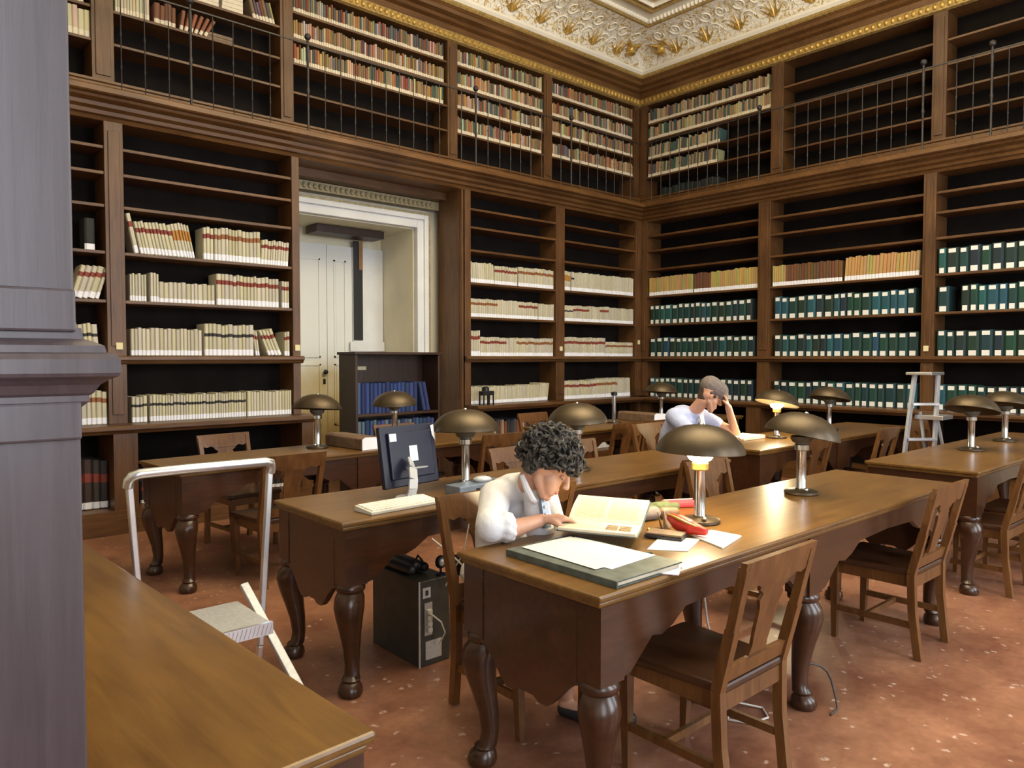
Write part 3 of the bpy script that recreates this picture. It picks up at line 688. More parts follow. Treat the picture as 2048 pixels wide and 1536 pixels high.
for z, h, pal, wh in ((.891, .33, BL, 'upper shelf'), (.451, .36, B2, 'lower shelf')):
    x = .04; i = 0; led = False
    while x < W-.09:
        t = .040 + .016*R(); ln = -.2 if (z > .8 and x > .80) else 0
        if ln and not led: x += .072; led = True
        if z > .8 and x > W-.11: break
        c = random.choice(pal); o = bpy.data.objects.new('blue_volume', BM['blue']); C.objects.link(o); o.color = tuple(q*(.8+.4*R()) for q in c) + (1,)
        o.scale = (t*.96, .24, h*(.97+.05*R())); o.rotation_euler = (0, ln, 0); o.location = (3.97+x+t/2, 7.04, z + abs(math.sin(ln))*t*.5)
        tag(o, 'blue volume, %s from left, %s of the low bookcase by the door' % (nth(i), wh), 'bound volume', 'blue volumes in the low bookcase'); x += t*(1.05 if not ln else 1.12); i += 1

# ------------------------------------------------------------------ panelled pier at the left edge
e = empty('panelled_pier', (-.3, 1.0, 0)); tag(e, 'tall panelled wooden pier with moulded ledge at left edge', 'pier')
X1 = .4985
def pier_part(z0, z1, x1, name):
    m = MB(); m.box(-.5, 0, z0, x1, .15, z1)
    m.box(-.5, -.008, z0, x1-.255, 0, z1); m.box(x1-.255, -.008, z1-.045, x1, 0, z1); m.box(x1-.255, -.008, z0, x1, 0, z0+.05)
    m.build(name, 'pier_wood', e, bevel=.003)
pier_part(0, 1.448, X1, 'lower_panel'); pier_part(1.53, 6.2, X1-.004, 'upper_panel')
m = MB(); pr = [(-.0,1.44),(.008,1.448),(.008,1.455),(.012,1.458),(.018,1.468),(.026,1.474),(.034,1.478),(.036,1.482),(.036,1.498),(.032,1.504),(.024,1.506),(.022,1.514),(.012,1.519),(.004,1.522),(.002,1.535)]
for i in range(len(pr)-1):
    (a, za), (b, zb) = pr[i], pr[i+1]
    m.hexa([(-.5,-a,za),(X1+a,-a,za),(X1+a,.15,za),(-.5,.15,za)], [(-.5,-b,zb),(X1+b,-b,zb),(X1+b,.15,zb),(-.5,.15,zb)])
m.build('ledge_moulding', 'pier_wood', e)

# ------------------------------------------------------------------ reading tables
TL, TW, TH = 3.02, .70, .79
def leg_mesh(ox, oy, s=1.0):
    m = MB(); pts = []; rad = []
    for z, r, o in ((.50,.058,0),(.49,.066,0),(.475,.066,0),(.465,.056,.002),(.44,.066,.010),(.40,.068,.016),(.35,.060,.014),(.28,.048,.004),(.20,.038,-.008),(.13,.033,-.012),(.085,.034,-.008),(.07,.042,0),(.06,.036,.002),(.045,.050,.006),(.02,.056,.008),(.004,.050,.008),(0,.046,.008)):
        pts.append((ox*o, oy*o, z)); rad.append(r*s)
    m.lathe([(.001, 0)], n=3) if False else None
    n = 16; vs = []; fs = []
    for (x, y, z), r in zip(pts, rad):
        for k in range(n): vs.append((x + r*math.cos(2*PI*k/n), y + r*math.sin(2*PI*k/n), z))
    for i in range(len(pts)-1):
        for k in range(n): fs.append((i*n+k, i*n+(k+1)%n, (i+1)*n+(k+1)%n, (i+1)*n+k))
    fs += [tuple(range(n)), tuple(range((len(pts)-1)*n, len(pts)*n))]
    m.add(vs, fs); return m
def make_table():
    e = empty('reading_table')
    L2, W2_ = TL/2, TW/2
    m = MB(); m.box(-L2, -W2_, TH-.022, L2, W2_, TH); m.box(-L2+.012, -W2_+.012, TH-.042, L2-.012, W2_-.012, TH-.022)
    m.build('tabletop', 'table_top_wood', e, bevel=.007)
    z1 = TH-.042; i = .025
    for sx in (-1, 1):             # deep end aprons with a scalloped lower edge
        poly = [(-W2_+i+.05, z1), (W2_-i-.05, z1), (W2_-i-.05, .49)]
        pts = [(.235,.50),(.21,.49),(.17,.455),(.13,.41),(.10,.385),(.06,.385),(.035,.40),(.0,.40)]
        poly += [(y, z-.02) for y, z in pts] + [(-y, z-.02) for y, z in reversed(pts[:-1])] + [(-W2_+i+.05, .49)]
        m = MB(); xa, xb = sx*(L2-i), sx*(L2-i-.03); m.prism(poly, lambda y, z: (xa, y, z), lambda y, z: (xb, y, z))
        xs_ = sx*(L2-i+.004); m.box(min(xs_, xa), -W2_+i+.09, .49, max(xs_, xa), -W2_+i+.10, .70); m.box(min(xs_, xa), W2_-i-.10, .49, max(xs_, xa), W2_-i-.09, .70)
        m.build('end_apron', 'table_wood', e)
    lx = (-L2+.078, -.13, L2-.14)
    for sy in (-1, 1):             # long aprons rising in arches between the legs
        ya, yb = sy*(W2_-i), sy*(W2_-i-.025)
        top = [(-L2+i+.1, z1)]; 
        low = []
        for a, b in ((lx[0]+.05, lx[1]-.05), (lx[1]+.05, lx[2]-.05)):
            for f, z in ((0,.50),(.04,.51),(.09,.56),(.13,.60),(.17,.59),(.22,.61),(.28,.655),(.5,.665),(.72,.655),(.78,.61),(.83,.59),(.87,.60),(.91,.56),(.96,.51),(1,.50)): low.append((a + (b-a)*f, z))
        poly = [(lx[2]-.05, z1), (lx[0]+.05, z1)] + low
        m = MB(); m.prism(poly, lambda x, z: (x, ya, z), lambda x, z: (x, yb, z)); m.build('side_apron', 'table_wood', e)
    for x in lx:
        for sy in (-1, 1):
            m = leg_mesh(-1 if x < -1 else (1 if x > 1 else 0), sy)
            m.box(-.055, -.055, .50, .055, .055, z1)
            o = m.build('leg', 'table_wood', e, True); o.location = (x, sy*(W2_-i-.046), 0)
    return e
TG = 'long dark wooden reading tables'
tbl = make_table()
tables = [((3.14, 1.80), 0, 'long reading table where the woman in white sits reading'),
          ((3.05, 3.19), 0, 'long reading table carrying the computer monitor and keyboard'),
          ((2.97, 5.27), math.radians(4), 'long reading table nearest the pale doorway, grey bookrest on it'),
          ((6.70, 1.85), 0, 'long reading table at right edge with two unlit lamps'),
          ((6.66, 3.31), 0, 'long reading table where the man in the cap sits'),
          ((6.60, 5.24), 0, 'long reading table nearest the room corner'),
          ((.308, 2.70), PI/2 + math.radians(2.6), 'foreground wooden table top beside the panelled pier')]
for i, ((x, y), rz, lb) in enumerate(tables):
    o = tbl if i == 0 else copy_tree(tbl)
    o.location = (x, y, 0); o.rotation_euler = (0,0,rz); tag(o, lb, 'table', TG)

# ------------------------------------------------------------------ chairs: faces +y, origin on the floor under the seat centre
def make_chair():
    e = empty('wooden_chair')
    back = lambda z: -.20 - max(0, z-.44)*.24           # the back leans away above the seat
    for sx in (-1, 1):
        m = MB(); pts = [(sx*.185, -.235, 0), (sx*.19, -.205, .25), (sx*.195, -.20, .44), (sx*.20, back(.66), .66), (sx*.205, back(.86), .875)]
        for a, b in zip(pts[:-1], pts[1:]): m.bar(a, b, .034, .036 if a[2] < .5 else .030)
        m.build('back_leg', 'chair_wood', e)
        m = MB(); m.bar((sx*.19, .185, .42), (sx*.175, .19, 0), .042, .042, a2=.026, b2=.026); m.build('front_leg', 'chair_wood', e)
    f = lambda x, z: (x, back(z)-.010, z); g = lambda x, z: (x, back(z)+.012, z)
    m = MB(); hw = .225
    m.prism([(-hw,.895),(hw,.895),(hw,.84),(.185,.832),(.185,.80),(.155,.79),(.12,.80),(.09,.785),(-.09,.785),(-.12,.80),(-.155,.79),(-.185,.80),(-.185,.832),(-hw,.84)], f, g); m.build('crest_rail', 'chair_wood', e)
    m = MB(); s = [(.095,.80),(.090,.775),(.060,.755),(.075,.735),(.060,.70),(.055,.62),(.048,.56),(.055,.525),(.075,.515)]
    f2 = lambda x, z: (x, back(z)-.004, z); g2 = lambda x, z: (x, back(z)+.008, z)
    m.prism(s + [(-x, z) for x, z in reversed(s)], f2, g2); m.build('splat', 'chair_wood', e)
    m = MB(); m.prism([(-.185,.52),(.185,.52),(.185,.465),(-.185,.465)], f, g); m.build('lower_rail', 'chair_wood', e)
    m = MB(); m.prism([(-.19,-.215),(.19,-.215),(.225,.21),(.20,.225),(-.20,.225),(-.225,.21)], lambda x, y: (x, y, .425), lambda x, y: (x, y, .458)); m.build('seat', 'seat_wood', e, bevel=.01)
    m = MB(); m.box(-.175, .17, .365, .175, .195, .425); m.box(-.185, -.2, .365, -.165, .18, .425); m.box(.165, -.2, .365, .185, .18, .425); m.box(-.175, -.21, .365, .175, -.19, .425); m.build('seat_frame', 'chair_wood', e)
    for sx in (-1, 1): m = MB(); m.bar((sx*.186, -.215, .17), (sx*.182, .19, .17), .018, .03); m.build('stretcher', 'chair_wood', e)
    m = MB(); m.bar((-.183, .02, .17), (.183, .02, .17), .018, .03); m.build('stretcher', 'chair_wood', e)
    return e
ch0 = make_chair(); CG = 'slat-backed wooden library chairs'
F, Bk = 0, PI
chairs = [((2.25, 1.52), F, 'nearest wooden chair with carved splat, seat seen from behind'),
          ((4.09, 1.61), F, 'wooden chair pushed to the far end of the nearest lamp-lit table'),
          ((2.09, 2.30), Bk, 'wooden chair the woman in white sits on'),
          ((3.95, 2.33), Bk, 'wooden chair behind the nearest lamp-lit table, opposite its far-end chair'),
          ((2.30, 5.87), Bk+.1, 'wooden chair between the doorway-side table and the wide left bay'),
          ((2.12, 4.86), F+.08, 'wooden chair seen past the stepstool rail, before the doorway-side table'),
          ((3.82, 5.72), Bk, 'wooden chair behind the computer monitor, facing the camera'),
          ((3.48, 3.62), Bk, 'pale-lit wooden chair left of the woman\'s curly hair'),
          ((4.02, 4.95), F, 'wooden chair back just behind the pale-lit chair, seen from behind'),
          ((5.78, 5.88), Bk, 'small wooden chair before the bay right of the doorway'),
          ((4.10, 3.62), Bk, 'wooden chair right behind the woman\'s head, facing the camera'),
          ((2.53, 2.93), F, 'lamplit wooden chair at the monitor table beside the woman\'s face'),
          ((4.02, 3.00), F, 'wooden chair behind the lit lamp at the monitor table\'s far end'),
          ((5.60, 4.92), F, 'left one of two wooden chairs at the corner table'),
          ((6.08, 4.92), F, 'right one of two wooden chairs at the corner table'),
          ((5.72, 3.08), F, 'wooden chair before the man\'s table behind an unlit lamp'),
          ((6.92, 3.02), F, 'wooden chair before the man\'s table, left of the aluminium stepladder'),
          ((5.45, 3.98), Bk, 'wooden chair the man in the cap sits on'),
          ((7.95, 2.55), Bk, 'wooden chair facing the camera right of the aluminium stepladder'),
          ((5.55, 1.60), F, 'wooden chair with tall slanting posts at the right-hand table'),
          ((6.20, 1.50), F, 'wooden chair cut by the right edge of view')]
for i, ((x, y), rz, lb) in enumerate(chairs):
    o = ch0 if i == 0 else copy_tree(ch0)
    o.location = (x, y, 0); o.rotation_euler = (0,0,rz + (random.random()-.5)*.06 if i > 1 else rz); o.scale.z = 1 if i in (2, 17) else .97; tag(o, lb, 'chair', CG)

# ------------------------------------------------------------------ table lamps
def make_lamp(lit):
    e = empty('desk_lamp')
    m = MB(); m.lathe([(.082,0),(.086,.004),(.085,.014),(.070,.020),(.030,.024),(.028,.03)], n=28); b = m.build('base', 'bronze', e, True)
    m = MB(); m.ball((-.055, -.035, .030), .012, 0, 8, 6); m.tube([(-.055,-.035,.015),(-.055,-.035,.03)], .005, 6); m.build('switch', 'chrome', b, True)
    m = MB(); m.lathe([(.027,.024),(.024,.03),(.024,.245),(.027,.25)], n=20); m.build('stem', 'chrome', e, True)
    m = MB(); m.lathe([(.027,.225),(.036,.23),(.036,.255),(.03,.262)], n=20); m.build('socket', 'gold' if lit else 'chrome', e, True)
    m = MB(); m.lathe([(.030,.262),(.046,.270),(.056,.286),(.056,.300),(.0005,.302)], n=20, cap=False); m.build('bulb', 'bulb_lit' if lit else 'bulb_off', e, True)
    s = empty('shade_pivot'); 
    m = MB(); out = [(.187,.303),(.190,.306),(.186,.322),(.172,.348),(.148,.375),(.115,.398),(.075,.414),(.035,.421),(.0005,.422)]
    ins = [(.0005,.414),(.034,.413),(.073,.406),(.112,.390),(.144,.368),(.167,.343),(.181,.320),(.185,.305),(.187,.303)]
    m.lathe([(r, z-.303) for r, z in out + ins], n=36, cap=False)
    bpy.data.objects.remove(s)
    sh = m.build('lamp_shade', 'bronze', e, True); sh.location = (0,0,.303)
    m = MB(); m.ball((0,0,.119), (.012,.012,.008), 0, 10, 6); m.build('finial', 'chrome', sh, True)
    if lit:
        l = bpy.data.lights.new('lamp_light', 'POINT'); l.energy = 19; l.color = (1, .83, .5); l.shadow_soft_size = .045
        o = bpy.data.objects.new('lamp_light', l); C.objects.link(o); o.parent = e; o.location = (.06, -.0, .335)
        o2 = bpy.data.objects.new('lamp_light', l); C.objects.link(o2); o2.parent = e; o2.location = (-.06, 0, .335)
    return e
lit = make_lamp(True); unlit = make_lamp(False)
LG = 'bronze mushroom desk lamps on chrome stems'
lamps = [(lit, 2.71, 1.84, (.02, .03), 'lit desk lamp beside the open book and red purse'),
         (unlit, 3.68, 1.88, (.16, .12), 'unlit desk lamp with tilted shade at the nearest table\'s far half'),
         (unlit, 2.525, 3.245, (-.03, .02), 'unlit desk lamp beside the monitor, grey box round its base'),
         (unlit, 3.40, 3.22, (.0, -.05), 'unlit desk lamp right behind the woman\'s curly hair'),
         (unlit, 2.70, 5.36, (-.04, .10), 'unlit desk lamp in front of the wide left bay'),
         (unlit, 3.45, 5.42, (.02, -.05), 'unlit desk lamp in front of the blue volumes'),
         (unlit, 6.37, 1.90, (.1, .22), 'unlit desk lamp, left one on the right-hand table'),
         (unlit, 7.28, 1.92, (.05, .2), 'unlit desk lamp, right one on the right-hand table'),
         (unlit, 6.96, 5.26, (.0, .1), 'unlit desk lamp before the room corner'),
         (lit, 6.06, 3.33, (.12, .22), 'lit desk lamp at right of the man in the cap'),
         (unlit, 7.10, 3.35, (.05, .2), 'unlit desk lamp on the man\'s table left of the stepladder')]
used = set()
for src, x, y, (rx, ry), lb in lamps:
    if id(src) in used: o = copy_tree(src)
    else: o = src; used.add(id(src))
    o.location = (x, y, TH+.0005); o.rotation_euler = (0,0,R()*.4)
    for c in o.children:
        if c.name.startswith('lamp_shade'): c.rotation_euler = (rx, ry, 0)
    tag(o, lb, 'lamp', LG)
e = empty('shadeless_lamp', (6.14, 5.27, TH)); tag(e, 'chrome lamp stem without a shade on the corner table', 'lamp')
m = MB(); m.lathe([(.08,0),(.08,.014),(.03,.02)], n=20); m.build('base', 'bronze', e, True)
m = MB(); m.lathe([(.024,.02),(.022,.3)], n=16); m.build('stem', 'chrome', e, True)
m = MB(); m.lathe([(.034,.3),(.034,.335),(.01,.34)], n=16); m.build('black_cap', 'black_plastic', e, True)

# ------------------------------------------------------------------ people
def blob(caps, name, mat, parent, vox=.007, smooth=4):
    m = MB()
    for (p, r0, q, r1) in caps:
        p, q = Vector(p), Vector(q); d = q-p
        if d.length < 1e-4: m.ball(p, r0, 0, 14, 9); continue
        u = d.normalized(); pts = []; rad = []
        for i in range(5): a = -PI/2 + PI/2*i/4.001 + .02; pts.append(p + u*r0*math.sin(a)); rad.append(max(.0006, r0*math.cos(a)))
        for i in range(5): a = PI/2*i/4.001 + .02; pts.append(q + u*r1*math.sin(a)); rad.append(max(.0006, r1*math.cos(a)))
        m.tube(pts, rad, 14)
    o = m.build(name, mat, None, True)
    for k in (0,): 
        md = o.modifiers.new('r', 'REMESH'); md.mode = 'VOXEL'; md.voxel_size = vox; md.use_smooth_shade = True
        s = o.modifiers.new('s', 'SMOOTH'); s.iterations = smooth; s.factor = .5
    dg = bpy.context.evaluated_depsgraph_get(); dg.update()
    me = bpy.data.meshes.new_from_object(o.evaluated_get(dg)); me.name = name
    bpy.data.objects.remove(o)
    n = bpy.data.objects.new(name, me); C.objects.link(n)
    me.polygons.foreach_set('use_smooth', [True]*len(me.polygons))
    if parent: n.parent = parent; n.matrix_parent_inverse = Matrix.Translation(-Vector(parent.location))
    return n
def hand(caps, wrist, d, nrm, curl=.5, s=1.0, thumb=1):
    """wrist, pointing direction, direction the palm faces, finger curl in radians per joint"""
    d = Vector(d).normalized(); nrm = Vector(nrm); nrm = (nrm - d*nrm.dot(d)).normalized(); side = d.cross(nrm)*thumb; w_ = Vector(wrist)
    for k, (off, ln, r) in enumerate(((.033,.070,.0085),(.011,.078,.0088),(-.011,.073,.0085),(-.032,.058,.0075))):
        kn = w_ + d*(.088 - abs(k-1)*.005)*s + side*off*s
        caps.append((w_ + side*off*.55*s + d*.012, .015*s, kn, .0115*s))
        p = kn; a = curl*.6 + .08*k
        for j, f in enumerate((.45, .32, .23)):
            dd = d*math.cos(a) + nrm*math.sin(a) + side*(off*1.5); q = p + dd.normalized()*ln*f*s
            caps.append((p, r*(1.08-.1*j)*s, q, r*(.98-.1*j)*s)); p = q; a += curl
    t0 = w_ + d*.028*s + side*.022*s; t1 = t0 + (d*.6 + side*.75 + nrm*.35).normalized()*.040*s; t2 = t1 + (d*.9 + side*.35 + nrm*.45).normalized()*.030*s
    caps += [(t0, .015*s, t1, .0115*s), (t1, .011*s, t2, .0088*s)]
def head(caps, c, f, up, s=1.0):
    f = Vector(f).normalized(); up = Vector(up); up = (up - f*up.dot(f)).normalized(); sd = up.cross(f); c = Vector(c)
    P = lambda a, b, z: c + (f*a + sd*b + up*z)*s
    A = lambda p, r0, q, r1: caps.append((P(*p), r0*s, P(*q), r1*s))
    A((-.035,0,.035), .082, (.012,0,.045), .070)           # skull
    A((-.03,.012,.0), .068, (-.03,-.012,.0), .068)
    for b in (-1, 1):
        A((.034,b*.030,-.028), .034, (.056,b*.018,-.070), .026)     # cheeks and jaw sides
        A((.073,b*.012,.036), .013, (.062,b*.040,.036), .012)       # brow
        A((-.005,b*.055,-.05), .020, (.055,b*.022,-.098), .018)     # jaw line
        A((-.012,b*.076,.008), .012, (-.016,b*.078,-.020), .009)    # ear
        A((-.020,b*.080,.014), .008, (-.024,b*.081,-.010), .007)
    A((.036,0,.0), .042, (.044,0,-.055), .042)
    A((.060,0,-.105), .021, (.072,0,-.103), .016)          # chin
    A((.082,0,.020), .010, (.108,0,-.018), .012)           # nose
    A((.100,.010,-.022), .008, (.100,-.010,-.022), .008)
    A((.078,0,-.048), .016, (.086,0,-.050), .008)          # mouth mound
    A((.080,-.014,-.060), .008, (.080,.014,-.060), .008); A((.080,-.014,-.075), .009, (.080,.014,-.075), .009)
    return P
def face_parts(P, parent, s=1.0, lidded=True):
    for b in (-1, 1):
        m = MB(); m.ball(P(.0665, b*.029, .014), (.0105*s,)*3, 0, 12, 8); o = m.build('eyelid', 'skin', parent, True); o.matrix_parent_inverse = Matrix.Translation(-Vector(parent.location))
        m = MB(); m.tube([P(.071, b*.020, .006), P(.0775, b*.029, .003), P(.069, b*.040, .007)], [.0008*s,.0020*s,.0010*s], 6); q = m.build('lashes', 'eye_dark', parent, True); q.matrix_parent_inverse = Matrix.Translation(-Vector(parent.location))
        m = MB(); m.tube([P(.085, b*.012, .041), P(.084, b*.026, .047), P(.072, b*.046, .042)], [.003*s,.0045*s,.002*s], 6); q = m.build('eyebrow', 'hair_grey', parent, True); q.matrix_parent_inverse = Matrix.Translation(-Vector(parent.location))
    m = MB()
    for z in (-.0595, -.0665): m.tube([P(.079, -.021, z-.002), P(.0905, -.008, z+.001), P(.0915, 0, z), P(.0905, .008, z+.001), P(.079, .021, z-.002)], [.0015*s,.0042*s,.0045*s,.0042*s,.0015*s], 6)
    q = m.build('lips', 'lip', parent, True); q.matrix_parent_inverse = Matrix.Translation(-Vector(parent.location))
def child(o, e): o.parent = e; o.matrix_parent_inverse = Matrix.Translation(-Vector(e.location)); return o

# --- the woman
W0 = empty('person', (2.12, 2.40, 0)); tag(W0, 'person with short curly dark hair in a white shirt, bent over an open book', 'person')
f = Vector((math.cos(math.radians(-58))*.78, math.sin(math.radians(-58))*.78, -.62)).normalized(); upv = Vector((f.x*.75, f.y*.75, .8))
caps = []
hc = (2.065, 2.110, 1.062); P = head(caps, hc, f, upv, .98)
caps += [((2.085,2.265,.955),.052, P(-.035,0,-.055),.050)]
caps += [((2.12,2.44,.585),.10,(2.11,2.43,.72),.095),((2.11,2.43,.72),.095,(2.09,2.35,.86),.085),((1.98,2.32,.92),.040,(2.19,2.31,.92),.040)]
caps += [((1.97,2.32,.915),.038,(1.80,2.150,.845),.036),((1.80,2.150,.845),.036,(1.85,2.120,.838),.038),((1.85,2.120,.838),.038,(2.005,2.092,.860),.026)]
hand(caps, (2.005,2.090,.862), (.80,-.48,.06), (.05,-.05,-1), .42, 1.0, thumb=-1)
caps += [((2.21,2.30,.92),.048,(2.33,2.34,.70),.040),((2.33,2.34,.70),.038,(2.22,2.20,.640),.025)]
hand(caps, (2.22,2.20,.640), (-.3,-.8,-.1), (0,0,-1), .15, .95)
for (hx, kx, ax, ay) in ((2.05,2.05,2.19,2.09),(2.19,2.20,2.29,2.03)):
    caps += [((hx,2.42,.560),.085,(kx,2.04,.535),.052),((kx,2.03,.530),.051,((kx+ax)/2-.01,2.03+.03,.32),.047),(((kx+ax)/2-.01,2.06,.32),.047,(ax,ay+.04,.09),.030),((ax,ay+.05,.05),.030,(ax+.03,ay-.10,.035),.022)]
blob(caps, 'body', 'skin', W0, .0048, 6); face_parts(P, W0, .98)
sh = [((2.12,2.45,.60),.128,(2.11,2.44,.74),.128),((2.11,2.44,.74),.128,(2.085,2.375,.87),.125),((1.97,2.33,.925),.068,(2.20,2.31,.925),.068),((2.05,2.32,.94),.075,(2.11,2.31,.94),.075),((2.075,2.20,.93),.05,(2.07,2.17,.80),.060),
      ((1.965,2.325,.925),.068,(1.86,2.22,.875),.060),((1.86,2.22,.875),.062,(1.795,2.150,.855),.062),((1.795,2.150,.853),.058,(1.835,2.130,.855),.050)] + [(tuple(Vector((1.842,2.128,.851)) + Vector((.36,.93,.0))*math.cos(a*PI/5)*.046 + Vector((0,0,1))*math.sin(a*PI/5)*.046), .017, tuple(Vector((1.866,2.118,.850)) + Vector((.36,.93,.0))*math.cos((a+.6)*PI/5)*.044 + Vector((0,0,1))*math.sin((a+.6)*PI/5)*.044), .014) for a in range(10)] + [((1.80,2.17,.87),.05,(1.80,2.17,.835),.045),
      ((2.21,2.305,.92),.066,(2.32,2.34,.75),.056),((2.08,2.27,.965),.060,(2.07,2.235,.985),.052),
      ((2.02,2.42,.60),.10,(2.20,2.42,.60),.10),((2.00,2.47,.56),.09,(1.99,2.46,.50),.05)]
blob(sh, 'shirt', 'shirt_white', W0, .007, 5)
m = MB(); m.tube([P(-.06,.055,-.085), P(-.01,.066,-.11), P(.03,.045,-.135), P(.045,0,-.15), P(.03,-.045,-.135), P(-.01,-.066,-.11), P(-.06,-.055,-.085)], [.010,.014,.014,.012,.014,.014,.010], 8); child(m.build('collar', 'shirt_white', None, True), W0)
m = MB(); m.bar((2.055,2.135,.94), (2.05,2.105,.82), .035, .012); child(m.build('patterned_placket', 'grey_blue_metal', None), W0)
m = MB()
for k in range(4): m.ball((2.052-.001*k, 2.124-.007*k, .93-.028*k), .006, 0, 8, 6)
child(m.build('shirt_buttons', 'paper', None, True), W0)
tr = [((2.05,2.44,.565),.105,(2.05,2.10,.548),.062),((2.19,2.44,.565),.105,(2.20,2.10,.548),.062),((2.05,2.10,.548),.062,(2.05,2.03,.52),.057),((2.20,2.10,.548),.062,(2.20,2.03,.52),.057),((2.05,2.03,.52),.057,(2.12,2.05,.28),.055),((2.20,2.03,.52),.057,(2.245,2.045,.28),.055)]
blob(tr, 'trousers', 'trousers_pale', W0, .008, 4)
for ax, ay in ((2.19,2.09),(2.29,2.03)):
    q = blob([((ax,ay+.05,.030),.034,(ax+.035,ay-.12,.026),.034)], 'shoe', 'leather_black', W0, .007, 2)
# hair: a mass of curls
hr = []; m = MB()
rnd = random.Random(3)
for k in range(560):
    a = rnd.uniform(-PI, PI); z = rnd.uniform(-.55, 1); rr = math.sqrt(max(0, 1-z*z))
    x = rr*math.cos(a); y = rr*math.sin(a)
    if x > .55 and z < .12: continue
    if x > .05 and z < -.02: continue
    R0 = (.112, .098, .104); q = (x*R0[0]-.022, y*R0[1], z*R0[2]+.038)
    s = rnd.uniform(.95, 1.17); c = P(q[0]*s, q[1]*s, q[2]*s + (.0 if z > 0 else -.012))
    r = rnd.uniform(.011, .019); ax = Vector((rnd.uniform(-1,1), rnd.uniform(-1,1), rnd.uniform(-1,1))).normalized()
    t1 = ax.cross(Vector((.3,.5,.8))).normalized(); t2 = ax.cross(t1)
    m.tube([c + (t1*math.cos(j*.9) + t2*math.sin(j*.9))*r + ax*(j-4)*.0035 for j in range(9)], [.003,.006,.007,.0075,.0075,.007,.006,.005,.002], 5)
cap_ = [(P(-.045,0,.055), .088, P(.022,0,.070), .066), (P(-.055,0,.0), .075, P(-.045,0,-.03), .060), (P(-.03,.05,.03), .05, P(.01,.05,.055), .04), (P(-.03,-.05,.03), .05, P(.01,-.05,.055), .04)]
hb = blob(cap_, 'hair', 'hair_grey', W0, .006, 2)
child(m.build('hair_curls', 'hair_grey', None, True), W0)

# --- the man in the cap
M0 = empty('person', (5.45, 3.98, 0)); tag(M0, 'person in a grey flat cap and light blue shirt, hand on forehead, reading far back', 'person')
f = Vector((math.cos(math.radians(-40))*.85, math.sin(math.radians(-40))*.85, -.52)).normalized(); upv = Vector((f.x*.6, f.y*.6, .85))
caps = []; P = head(caps, (5.515, 3.645, 1.165), f, upv, 1.02)
caps += [((5.47,3.79,1.02),.058,P(-.035,0,-.06),.054),((5.46,4.00,.60),.125,(5.45,3.95,.80),.125),((5.45,3.95,.80),.125,(5.45,3.88,.94),.12),((5.31,3.86,.99),.065,(5.60,3.82,.99),.065)]
caps += [((5.61,3.81,.98),.052,(5.775,3.56,.835),.042),((5.775,3.56,.835),.040,(5.615,3.535,1.075),.028)]
hand(caps, (5.615,3.535,1.075), (-.28,.12,.9), (-.6,.75,.1), .45, 1.02)
caps += [((5.30,3.85,.97),.052,(5.26,3.60,.845),.042),((5.26,3.60,.845),.040,(5.45,3.47,.830),.028)]
hand(caps, (5.45,3.47,.830), (.8,-.3,0), (0,0,-1), .25, 1.0, thumb=-1)
for hx in (5.37, 5.53): caps += [((hx,3.98,.57),.095,(hx,3.58,.535),.058),((hx,3.58,.53),.055,(hx,3.62,.09),.035),((hx,3.65,.05),.03,(hx,3.50,.04),.025)]
blob(caps, 'body', 'skin', M0, .0058, 3); face_parts(P, M0, 1.02)
sh = [((5.46,4.01,.62),.143,(5.45,3.96,.80),.143),((5.45,3.96,.80),.143,(5.45,3.89,.95),.135),((5.31,3.87,.985),.082,(5.60,3.83,.985),.082),((5.61,3.815,.98),.075,(5.69,3.70,.91),.066),((5.30,3.86,.975),.075,(5.27,3.72,.90),.066),((5.47,3.80,1.01),.068,(5.475,3.775,1.03),.060)]
blob(sh, 'shirt', 'shirt_blue', M0, .008, 5)
m = MB(); m.bar((5.50,3.735,1.0), (5.52,3.72,.88), .05, .02); child(m.build('shirt_front', 'paper', None), M0)
tr = [((hx,3.99,.575),.108,(hx,3.60,.545),.070) for hx in (5.37, 5.53)] + [((hx,3.60,.54),.068,(hx,3.62,.14),.055) for hx in (5.37, 5.53)]
blob(tr, 'trousers', 'trousers_dark', M0, .009, 4)
for hx in (5.37, 5.53): blob([((hx,3.66,.035),.04,(hx,3.46,.032),.038)], 'shoe', 'leather_black', M0, .009, 2)
blob([(P(-.055,0,.03),.068,P(-.045,0,-.035),.058),(P(-.02,.055,.02),.035,P(.01,.06,.01),.02),(P(-.02,-.055,.02),.035,P(.01,-.06,.01),.02)], 'hair', 'hair_brown', M0, .007, 2)
blob([(P(-.05,0,.075),.090,P(.035,0,.075),.082),(P(.02,0,.085),.07,P(.085,0,.065),.045),(P(.07,.03,.052),.016,P(.07,-.03,.052),.016),(P(.095,.03,.050),.012,P(.095,-.03,.050),.012),(P(.125,.015,.038),.009,P(.125,-.015,.038),.009)], 'cap', 'cap_grey', M0, .006, 2)

